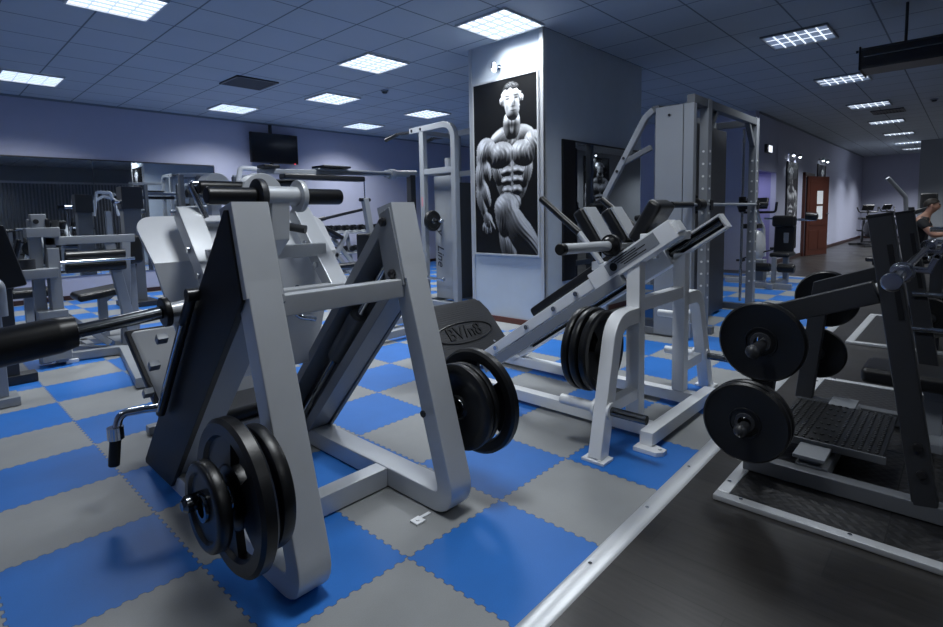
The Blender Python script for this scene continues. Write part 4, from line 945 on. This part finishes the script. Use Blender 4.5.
for z in (.45, .88):
    for k in range(11):
        x = 5.45+k*.19
        if db is None:
            db = thing('dumbbell', 'black dumbbell in the two rows on the far dumbbell rack', 'dumbbell', (x, 9.48, z+.075), 'dumbbells on the far rack')
            b = MB(); b.cyl((x, 9.36, z+.075), (x, 9.60, z+.075), .015, seg=10); obj('handle', b, chrome, db)
            for y in (9.36, 9.54):
                b = MB(); b.pad((x, y, z+.075), (x, y+.07, z+.075), .06, 16, .01); obj('head', b, rubber, db)
        else: dup(db, (x, 9.48, z+.075))

# ------------------------------------------------------------------ machines at the left
cp = thing('chest_press', 'grey seated press machine with a square side frame at the left edge', 'exercise machine', (1.0, 5.7, 0))
b = MB(); b.box(.70, .78, 5.56, 5.64, .02, 1.22, .006); b.box(.80, .87, 5.56, 5.64, .02, 1.10, .006); obj('column', b, stand, cp)
b = MB(); b.box(.68, .90, 5.52, 5.68, 1.07, 1.15, .006); b.box(.72, .82, 5.54, 5.66, 1.13, 1.26, .006); hc = obj('column_head', b, stand, cp)
b = MB(); b.cyl((.75, 5.535, 1.20), (.75, 5.53, 1.20), .02, seg=10); b.box(.81, .84, 5.53, 5.6, 1.1, 1.22, .003); each('bolt', b, plastic, hc)
b = MB(); b.box(.80, 1.45, 5.56, 5.64, 1.0, 1.07, .006); obj('top_rail', b, stand, cp)
b = MB(); b.beam((1.25, 5.6, 1.02), (1.40, 5.6, .06), .08, .07, up=(0, 1, 0), b=.005); obj('front_leg', b, stand, cp)
b = MB(); b.beam((1.42, 5.75, 1.04), (1.36, 5.75, .05), .07, .07, up=(0, 1, 0), b=.005); obj('front_leg', b, midgrey, cp)
b = MB(); b.box(.80, .88, 5.5, 5.58, .02, .98, .006); obj('column', b, stand, cp)
b = MB(); b.prism([(.55, .74), (.85, .74), (.86, .82), (.54, .82), (.50, .79)], 'y', 5.42, 5.62, .008); obj('side_bracket', b, stand, cp)
b = MB(); b.cyl((.67, 5.5, .82), (.67, 5.5, .90), .05); obj('bracket_cap', b, darkgrey, cp)
for z, m_ in ((.90, leather), (.80, leather)):
    b = MB(); b.pad((.92, 5.55, z), (1.36, 5.55, z), .042, 18, .01); obj('roller_pad', b, m_, cp)
b = MB(); b.cyl((.88, 5.5, .855), (1.42, 5.5, .855), .014); obj('chrome_bar', b, chrome, cp)
b = MB(); b.box(.70, .90, 5.45, 5.65, .05, .47, .01); obj('weight_box', b, stand, cp)
b = MB(); b.beam((.90, 5.6, .40), (1.20, 5.6, .10), .05, .05, up=(0, 1, 0), b=.004); obj('brace', b, stand, cp)
b = MB(); b.sweep(arc([(.82, 5.6, .045), (1.28, 5.5, .045), (1.08, 4.25, .045)], .06, 5), .07, .07, (0, 0, 1), .006); obj('base_tube', b, stand, cp)
b = MB(); b.sweep([(1.0, 5.9, .045), (1.26, 5.5, .045)], .06, .06, (0, 0, 1), .005); obj('base_tube', b, stand, cp)
b = MB(); b.box(.86, .95, 5.5, 5.68, .001, .03, .004); obj('foot', b, white, cp)
sc_ = thing('seated_bench', 'black padded seat with upright backrest beside the grey press machine', 'seat', (1.35, 6.2, 0))
b = MB(); b.obox((1.28, 6.2, .50), (.42, .38, .075), Matrix.Rotation(-.12, 3, 'Y'), .03, 3); obj('seat', b, leather, sc_)
b = MB(); b.obox((1.52, 6.2, .66), (.075, .34, .42), Matrix.Rotation(.25, 3, 'Y'), .03, 3); obj('backrest', b, leather, sc_)
b = MB(); b.box(1.40, 1.58, 5.80, 5.88, .78, 1.06, .04, 3); obj('backrest', b, leather, sc_)
b = MB(); b.box(1.46, 1.52, 5.88, 5.94, .06, 1.0, .004); b.box(1.3, 1.55, 5.88, 6.2, .002, .06, .004); obj('pad_post', b, midgrey, sc_)
b = MB(); b.box(1.26, 1.33, 6.16, 6.24, .05, .46, .005); b.beam((1.3, 6.2, .42), (1.55, 6.2, .6), .06, .06); obj('post', b, stand, sc_)
b = MB(); b.box(1.05, 1.6, 6.16, 6.24, .002, .06, .004); b.box(1.09, 1.15, 5.95, 6.45, .002, .06, .004); obj('base', b, stand, sc_)
dk = thing('pec_machine', 'dark machine with a black upright pad cut off by the left edge', 'exercise machine', (.35, 5.1, 0))
b = MB(); b.solid([(.20, 5.0, 1.2), (.50, 5.0, 1.18), (.60, 5.0, .74), (.35, 5.0, .70)], (0, .08, 0), .015); obj('pad', b, leather, dk)
b = MB(); b.box(.42, .52, 5.1, 5.2, .0, .98, .006); b.box(.2, .3, 5.1, 5.2, 0, 1.7, .006); obj('post', b, darkgrey, dk)
b = MB(); b.box(.05, .62, 5.08, 5.22, .002, .07, .005); obj('base', b, darkgrey, dk)
b = MB(); b.box(.32, .40, 4.55, 4.65, .0, .86, .006); b.tube(arc([(.36, 4.6, .84), (.40, 4.5, .80), (.40, 4.5, .60)], .05, 4), .03); b.box(.15, .45, 4.5, 4.7, .002, .06, .005); obj('arm', b, stand, dk)
# tower and machines by the mirror
tw = thing('cable_tower', 'dark cable tower standing in front of the wall mirror', 'exercise machine', (2.4, 8.6, 0))
b = MB(); b.box(2.08, 2.34, 8.45, 8.7, 1.35, 1.66, .01); obj('head_box', b, darkgrey, tw)
b = MB(); b.box(2.1, 2.32, 8.5, 8.68, .05, 1.36, .008); obj('shroud', b, grey, tw)
b = MB(); b.box(2.0, 2.42, 8.3, 8.8, .002, .07, .005); obj('base', b, darkgrey, tw)
b = MB(); b.cyl((1.98, 8.45, 1.45), (2.08, 8.5, 1.45), .03); b.cyl((2.0, 8.45, 1.45), (2.0, 8.45, .9), .006, seg=8); obj('cable_arm', b, chrome, tw)
for dx, lab in ((.55, 'tall grey rack with bent top standing before the mirror, right of the cable tower'), (1.35, 'second tall rack before the mirror, behind the silver foot plate')):
    t = thing('cable_rack', lab, 'exercise machine', (2.5+dx, 8.7, 0)); x = 2.5+dx
    for q_ in (-.12, .12):
        b = MB(); b.box(x+q_-.03, x+q_+.03, 8.66, 8.74, 0, 1.86, .005); obj('post', b, grey, t)
    b = MB(); b.beam((x-.14, 8.7, 1.86), (x+.4, 8.7, 1.88), .06, .05, b=.004); obj('top_arm', b, stand, t)
    b = MB(); b.pad((x-.25, 8.6, 1.35), (x+.18, 8.6, 1.37), .035, 16, .008); obj('roller', b, midgrey, t)
    b = MB(); b.box(x-.2, x+.25, 8.5, 8.9, .002, .06, .004); obj('base', b, darkgrey, t)
le = thing('leg_extension', 'machine with a rounded grey shroud and white frame behind the leg press top', 'exercise machine', (2.7, 6.6, 0))
b = MB(); b.prism([(2.42, 1.45)]+[(2.57-.15*math.cos(PI*k/8), 1.58+.15*math.sin(PI*k/8)) for k in range(9)]+[(2.72, 1.45)], 'y', 6.45, 6.7, .01); obj('shroud', b, stand, le)
b = MB(); b.tube(arc([(2.80, 6.5, 1.30), (2.86, 6.5, 1.80), (3.12, 6.5, 1.80), (3.24, 6.5, 1.30)], .05, 4), .03); obj('white_frame', b, white, le)
b = MB(); b.tube(arc([(2.74, 6.45, 1.55), (3.0, 6.45, 1.72), (3.3, 6.45, 1.60)], .06, 4), .028); obj('white_frame', b, white, le)
b = MB(); b.box(2.5, 2.62, 6.5, 6.62, 0, 1.5, .006); b.box(2.98, 3.08, 6.5, 6.62, 0, 1.4, .006); obj('post', b, midgrey, le)
b = MB(); b.box(2.3, 3.4, 6.5, 6.6, .002, .07, .005); obj('base', b, midgrey, le)
b = MB(); b.pad((2.2, 6.4, 1.48), (2.6, 6.4, 1.49), .05, 16, .01); b.pad((3.2, 6.4, 1.62), (3.6, 6.4, 1.64), .05, 16, .01); obj('roller_pad', b, leather, le)
# stand-alone towers reflected in the mirror
for i, (x, y, h_) in enumerate(((.2, 7.2, 1.75), (-.9, 6.6, 1.6), (-1.8, 7.4, 1.8))):
    t = thing('weight_tower', ('nearest of the dark rounded weight towers reflected in the wall mirror', 'shorter dark rounded weight tower reflected in the wall mirror', 'dark rounded weight tower farthest left, out of the photo')[i], 'exercise machine', (x, y, 0))
    b = MB(); b.prism([(x-.16, .05), (x-.16, h_-.12)]+[(x-.16*math.cos(PI*k/8), h_-.12+.12*math.sin(PI*k/8)) for k in range(1, 8)]+[(x+.16, h_-.12), (x+.16, .05)], 'y', y-.15, y+.15, .01); obj('shroud', b, grey, t)
    b = MB(); b.box(x-.2, x+.9, y-.1, y+.1, .002, .07, .005); obj('base', b, stand, t)
    b = MB(); b.box(x+.5, x+.85, y-.18, y+.18, .42, .5, .025, 3); b.obox((x+.45, y, .75), (.08, .34, .5), Matrix.Rotation(-.2, 3, 'Y'), .025, 3); obj('seat', b, leather, t)
    b = MB(); b.box(x+.62, x+.7, y-.04, y+.04, .05, .43, .004); obj('post', b, stand, t)

# ------------------------------------------------------------------ right hall
lc = thing('leg_curl_machine', 'black padded leg curl seat with two foam rollers near the brown door', 'exercise machine', (9.2, 2.14, 0))
b = MB(); b.obox((9.45, 2.12, .68), (.09, .28, .46), Matrix.Rotation(.12, 3, 'Y'), .03, 3); bk_ = obj('backrest', b, leather, lc)
b = MB(); b.obox((9.42, 2.12, .98), (.13, .33, .18), Matrix.Rotation(.1, 3, 'Y'), .04, 3); obj('headrest', b, leather, lc)
b = MB(); b.box(9.0, 9.45, 1.95, 2.22, .44, .51, .03, 3); obj('seat', b, leather, lc)
for y0, y1 in ((1.84, 2.06), (2.16, 2.40)):
    b = MB(); b.pad((8.85, y0, .30), (8.85, y1, .30), .065, 18, .015); obj('foam_roller', b, rubber, lc)
for x0, x1, y0, y1, z0, z1, n in ((8.82, 8.88, 2.08, 2.14, .06, .46, 'front_post'), (8.6, 9.6, 2.07, 2.15, .002, .08, 'base_rail'), (8.7, 8.78, 1.85, 2.40, .002, .08, 'base_rail'), (9.4, 9.5, 2.05, 2.12, .05, .8, 'rear_post')):
    b = MB(); b.box(x0, x1, y0, y1, z0, z1, .005); obj(n, b, midgrey, lc)
b = MB(); b.cyl((8.85, 1.83, .30), (8.85, 2.41, .30), .012); obj('axle', b, chrome, lc)
b = MB(); b.tube(arc([(9.42, 1.70, 1.0), (9.42, 1.84, 1.0), (9.5, 2.42, 1.02)], .05, 4), .018); obj('crossbar', b, chrome, lc)
b = MB(); b.pad((9.42, 1.68, 1.04), (9.42, 1.84, 1.06), .06, 14, .015); obj('arm_pad', b, leather, lc)
b = MB(); b.box(8.95, 9.15, 2.28, 2.42, .08, .40, .01); obj('weight_box', b, midgrey, lc)
def cycle(label, x, y, a, cm=silver, k=1.):
    t = thing('exercise_bike', label, 'exercise bike', (x, y, 0))
    b = MB(); b.ball((x, y, .55), .30, (1, .35, .9), 24); obj('flywheel_cover', b, cm, t)
    b = MB(); b.tube(arc([(x-.4, y, .35), (x-.30, y, .85), (x+.05, y, 1.05), (x+.12, y, 1.2)], .15, 6), .035); b.beam((x-.55, y, .06), (x+.65, y, .06), .09, .06, b=.006); b.box(x-.58, x-.5, y-.3, y+.3, .002, .07, .005); b.box(x+.6, x+.68, y-.3, y+.3, .002, .07, .005); b.beam((x+.45, y, .1), (x+.35, y, .85), .06, .06); obj('frame', b, cm, t)
    b = MB(); b.obox((x+.10, y, 1.27), (.06, .34, .2), Matrix.Rotation(-.5, 3, 'Y'), .02, 3); obj('console', b, plastic, t)
    b = MB(); b.box(x+.2, x+.5, y-.13, y+.13, .86, .94, .03, 3); obj('saddle', b, leather, t)
    b = MB(); b.tube(arc([(x+.12, y-.3, 1.28), (x+.05, y-.27, 1.12), (x+.05, y+.27, 1.12), (x+.12, y+.3, 1.28)], .06, 4), .02); obj('handlebar', b, plastic, t)
    b = MB(); b.box(x-.06, x+.06, y-.32, y-.2, .28, .32, .008); b.box(x-.06, x+.06, y+.2, y+.32, .5, .54, .008); b.cyl((x, y-.3, .3), (x, y, .42), .012, seg=8); b.cyl((x, y+.3, .52), (x, y, .42), .012, seg=8); each('pedal', b, plastic, t)
    t.rotation_euler = (0, 0, a); t.scale = (k, k, k); return t
cycle('silver domed exercise bike left of the black leg curl seat', 9.9, 2.62, PI)
bk = cycle('left one of two far exercise bikes by the end wall', 19.6, 2.2, .5, darkgrey, .9)
dup(bk, (21.0, 1.85, 0), 'right one of two far exercise bikes by the end wall', (0, 0, .9))
st = thing('crank_arm_machine', 'machine with a tall bent grey lever arm before the far lavender wall', 'exercise machine', (14.3, .95, 0))
b = MB(); b.tube(arc([(14.0, 1.29, 1.76), (14.2, 1.0, 1.36), (14.25, .93, .3)], .12, 6), .04); obj('lever_arm', b, midgrey, st)
b = MB(); b.box(14.2, 14.32, .85, .97, 0, 1.15, .01); b.box(14.4, 14.5, .62, .72, 0, 1.2, .01); b.beam((14.25, .9, 1.02), (14.45, .65, 1.12), .09, .08); b.beam((14.3, .9, .75), (14.45, .67, 1.05), .06, .06); b.box(14.0, 14.6, .6, 1.05, .002, .08, .005); obj('frame', b, darkgrey, st)
b = MB(); b.obox((14.45, .64, 1.25), (.1, .28, .36), Matrix.Rotation(.2, 3, 'Y'), .04, 3); obj('pad', b, leather, st)
b = MB(); b.box(14.5, 14.9, .5, .85, .42, .5, .03, 3); obj('seat', b, leather, st)

# bench inside the squat rack and dark kit behind it
t = thing('flat_bench', 'low black bench pad standing inside the dark squat rack', 'bench', (3.19, -.2, .0186))
b = MB(); b.box(3.06, 3.33, -.85, .35, .355, .43, .025, 3); obj('bench_pad', b, leather, t)
b = MB(); b.box(3.16, 3.22, -.75, .12, .30, .355, .004); b.box(3.16, 3.22, .05, .12, .14, .30, .004); b.box(3.16, 3.22, -.75, -.68, .05, .30, .004); b.box(2.98, 3.4, -.75, -.68, .019, .06, .004); b.box(3.03, 3.35, .04, .13, .1, .14, .004); obj('frame', b, midgrey, t)
pf2 = thing('lifting_platform', 'second black rubber platform with silver edges farther down the dark floor', 'platform', (6.4, -.3, 0))
b = MB(); b.box(5.6, 7.1, -1.5, .70, .0005, .018, 0); obj('rubber_top', b, M_tread, pf2)
for (x0, x1, y0, y1) in ((5.55, 5.61, -1.55, .75), (7.09, 7.15, -1.55, .75), (5.61, 7.09, .69, .75)):
    b = MB(); b.box(x0, x1, y0, y1, .0005, .024, .005); obj('edge_strip', b, alu, pf2)
t = thing('bench_press', 'dark bench press with chrome bars standing on the second platform', 'bench', (6.1, -.1, .0185))
b = MB(); b.box(5.75, 6.05, -.9, .35, .40, .48, .025, 3); obj('bench_pad', b, leather, t)
b = MB(); b.box(5.86, 5.94, -.85, .3, .34, .40, .004); b.box(5.86, 5.94, .2, .28, .06, .36, .004); b.box(5.6, 6.2, .2, .28, .019, .07, .004); b.box(5.6, 6.2, -.85, -.77, .019, .07, .004); b.box(5.86, 5.94, -.85, -.77, .06, .36, .004); obj('frame', b, darkgrey, t)
for x in (5.68, 6.72):
    b = MB(); b.box(x-.035, x+.035, .14, .22, .019, .78, .005); obj('upright', b, darkgrey, t)
    b = MB(); b.cyl((x, .2, .30), (x-.24 if x < 6 else x+.24, .2, .30), .022); obj('storage_peg', b, chrome, t)
b = MB(); b.box(5.68, 6.72, .15, .21, .30, .35, .004); obj('cross_bar', b, chrome, t)
b = MB(); b.cyl((5.3, .17, .80), (7.1, .17, .80), .016); b.pad((5.3, .17, .80), (5.6, .17, .80), .026, 18, .004); b.pad((6.8, .17, .80), (7.1, .17, .80), .026, 18, .004); obj('bar', b, chrome, t)
plate('dark plate on the low peg of the bench press behind the squat rack post', .16, .045, (5.50, .2, .30), (1, 0, 0), 'flat')
b = MB(); b.cyl((3.515, .29, .56), (3.515, -.02, .56), .014); b.ball((3.515, .29, .56), .02); b.ball((3.515, -.02, .56), .02); obj('cross_rod', b, chrome, rk)
b = MB(); b.cyl((3.515, .2, .74), (3.515, -.05, .74), .012); obj('cross_rod', b, chrome, rk)
t = thing('curl_stand', 'dark stand with chrome rods at the right edge below the seated man', 'rack', (8.6, .05, 0))
b = MB(); b.box(8.4, 8.48, .1, .18, 0, .95, .005); b.box(8.4, 8.48, -.5, -.42, 0, .95, .005); b.box(8.2, 8.8, .08, .2, .002, .06, .004); b.box(8.2, 8.8, -.52, -.4, .002, .06, .004); obj('frame', b, darkgrey, t)
for z in (.55, .75, .9):
    b = MB(); b.cyl((8.38, .35, z), (8.38, -.7, z), .016); b.pad((8.38, .35, z), (8.38, .22, z), .03, 14, .004); obj('rod', b, chrome, t)

# ------------------------------------------------------------------ seated person at the right edge
def skin_mesh(name, joints, bones, m, parent, sub=2):
    """joints: name -> (x, y, z, radius)"""
    off = rootloc(parent); names = list(joints); me = bpy.data.meshes.new(name)
    me.from_pydata([V(joints[n][:3])-off for n in names], [(names.index(a), names.index(c)) for a, c in bones], [])
    o = bpy.data.objects.new(name, me); C.objects.link(o); o.parent = parent
    sk = o.modifiers.new('skin', 'SKIN'); sk.use_smooth_shade = True
    for i, n in enumerate(names):
        r_ = joints[n][3]; me.skin_vertices[0].data[i].radius = (r_, r_) if not isinstance(r_, tuple) else r_
    me.skin_vertices[0].data[0].use_root = True
    ss = o.modifiers.new('sub', 'SUBSURF'); ss.levels = ss.render_levels = sub
    me.materials.append(m); return o
pe = thing('person', 'seated man in black shirt bending over at the right edge of the photo', 'person', (10.6, .48, 0))
PX = 10.6
J = {'pelvis': (PX, .52, .53, .13), 'belly': (PX, .50, .70, .125), 'chest': (PX, .44, .92, .135), 'neck0': (PX, .385, 1.08, .065), 'neck': (PX, .35, 1.14, .05), 'head0': (PX, .315, 1.19, .07), 'head1': (PX, .305, 1.25, .085), 'head2': (PX, .315, 1.315, .06)}
B = [('pelvis', 'belly'), ('belly', 'chest'), ('chest', 'neck0'), ('neck0', 'neck'), ('neck', 'head0'), ('head0', 'head1'), ('head1', 'head2')]
for s, n in ((-1, 'l'), (1, 'r')):
    J.update({n+'sh': (PX+s*.19, .42, 1.0, .065), n+'el': (PX+s*.25, .28, .77, .045), n+'wr': (PX+s*.12, .06, .82, .030), n+'pa': (PX+s*.10, -.01, .83, .032),
              n+'hip': (PX+s*.10, .48, .52, .095), n+'kn': (PX+s*.19, .08, .52, .062), n+'an': (PX+s*.19, .10, .10, .042), n+'toe': (PX+s*.20, -.06, .045, .035)})
    B += [('chest', n+'sh'), (n+'sh', n+'el'), (n+'el', n+'wr'), (n+'wr', n+'pa'), ('pelvis', n+'hip'), (n+'hip', n+'kn'), (n+'kn', n+'an'), (n+'an', n+'toe')]
    for k in range(4):
        ox = (k-1.5)*.018
        J.update({f'{n}f{k}a': (PX+s*.10+ox, -.05, .84, .010), f'{n}f{k}b': (PX+s*.10+ox, -.085, .825, .009), f'{n}f{k}c': (PX+s*.10+ox, -.085, .80, .008)})
        B += [(n+'pa', f'{n}f{k}a'), (f'{n}f{k}a', f'{n}f{k}b'), (f'{n}f{k}b', f'{n}f{k}c')]
    J.update({n+'t1': (PX+s*.065, -.02, .815, .011), n+'t2': (PX+s*.06, -.055, .80, .009)}); B += [(n+'pa', n+'t1'), (n+'t1', n+'t2')]
J['nose'] = (PX, .215, 1.225, .014); B.append(('head1', 'nose'))
skin_mesh('body', J, B, skin, pe)
def sub_(keys, k, extra=()):
    return {n: (*J[n][:3], J[n][3]*k) for n in keys}
ks = ['belly', 'pelvis', 'chest', 'neck0', 'lsh', 'rsh']; SJ = sub_(ks, 1.12)
for n, s in (('l', -1), ('r', 1)): SJ[n+'sl'] = (PX+s*.225, .345, .875, .064)
SJ['neck0'] = (PX, .395, 1.065, .075)
skin_mesh('shirt', SJ, [('belly', 'pelvis'), ('belly', 'chest'), ('chest', 'neck0'), ('chest', 'lsh'), ('lsh', 'lsl'), ('chest', 'rsh'), ('rsh', 'rsl')], shirt, pe)
TJ = sub_(['pelvis', 'lhip', 'lkn', 'lan', 'rhip', 'rkn', 'ran'], 1.16)
skin_mesh('trousers', TJ, [('pelvis', 'lhip'), ('lhip', 'lkn'), ('lkn', 'lan'), ('pelvis', 'rhip'), ('rhip', 'rkn'), ('rkn', 'ran')], shirt, pe)
b = MB(); b.lathe([(0, -.0)]+[(.094*math.sin(PI*k/20), .094*math.cos(PI*k/20)) for k in range(0, 11)][::-1], 24, Matrix.Translation((PX, .325, 1.262)) @ Matrix.Rotation(-.35, 4, 'X') @ Matrix.Diagonal((.86, 1.05, 1, 1))); obj('hair', b, hairm, pe)
for s in (-1, 1):
    b = MB(); b.ball((PX+s*.085, .32, 1.235), .024, (.4, .8, 1.2), 10); obj('ear', b, skin, pe)
    b = MB(); b.ball((PX+s*.034, .232, 1.255), .011, seg=10); obj('eye', b, plastic, pe)
b = MB(); b.ball((PX, .236, 1.175), .018, (1.2, .4, .3), 10); obj('mouth', b, mat('lips', (.25, .1, .08), .5), pe)
for s in (-1, 1):
    b = MB(); b.obox((PX+s*.195, .02, .045), (.10, .27, .085), Matrix(), .03, 3); obj('shoe', b, rubber, pe)
pe.location.y += .11; pe.scale = (1, 1, .95)
t = thing('weight_bench', 'dark bench the man in black sits on', 'bench', (PX, .6, 0))
b = MB(); b.box(PX-.16, PX+.16, .40, 1.2, .31, .38, .025, 3); obj('bench_pad', b, leather, t)
b = MB(); b.box(PX-.03, PX+.03, .48, 1.12, .25, .31, .004); b.box(PX-.03, PX+.03, .52, .58, .03, .26, .004); b.box(PX-.03, PX+.03, 1.04, 1.10, .03, .26, .004); b.box(PX-.22, PX+.22, .52, .58, .001, .05, .004); b.box(PX-.22, PX+.22, 1.04, 1.10, .001, .05, .004); obj('frame', b, darkgrey, t)
t = thing('dumbbell', 'dark dumbbell held in the hands of the seated man', 'dumbbell', (PX, .035, .715))
b = MB(); b.cyl((PX-.2, .042, .775), (PX+.2, .042, .775), .012, seg=12); obj('handle', b, chrome, t)
for s in (-1, 1):
    b = MB(); b.pad((PX+s*.19, .042, .775), (PX+s*.26, .042, .775), .06, 18, .01); obj('head', b, rubber, t)
# ------------------------------------------------------------------ world, camera, view
w = bpy.data.worlds.new('world'); bpy.context.scene.world = w; w.use_nodes = True
w.node_tree.nodes['Background'].inputs[0].default_value = (.3, .4, .6, 1); w.node_tree.nodes['Background'].inputs[1].default_value = .05
PITCH, ROLL, YAW = .09, -.0199, .7531
fx = V((math.cos(YAW)*math.cos(PITCH), math.sin(YAW)*math.cos(PITCH), -math.sin(PITCH)))
rr = V((math.sin(YAW), -math.cos(YAW), 0)); uu = rr.cross(fx)
r2 = rr*math.cos(ROLL)+uu*math.sin(ROLL); u2 = -rr*math.sin(ROLL)+uu*math.cos(ROLL)
cd = bpy.data.cameras.new('camera'); cam = bpy.data.objects.new('camera', cd); C.objects.link(cam)
cam.matrix_world = Matrix.Translation((0, 0, 1.195)) @ Matrix((r2, u2, -fx)).transposed().to_4x4()
cd.sensor_width = 36; cd.lens = 532.29*36/943; cd.shift_y = -51.87/943; cd.clip_start = .02
sc = bpy.context.scene; sc.camera = cam
sc.view_settings.view_transform = 'Standard'; sc.view_settings.look = 'None'; sc.view_settings.gamma = 1
sc.view_settings.use_curve_mapping = False; sc.view_settings.exposure = .52
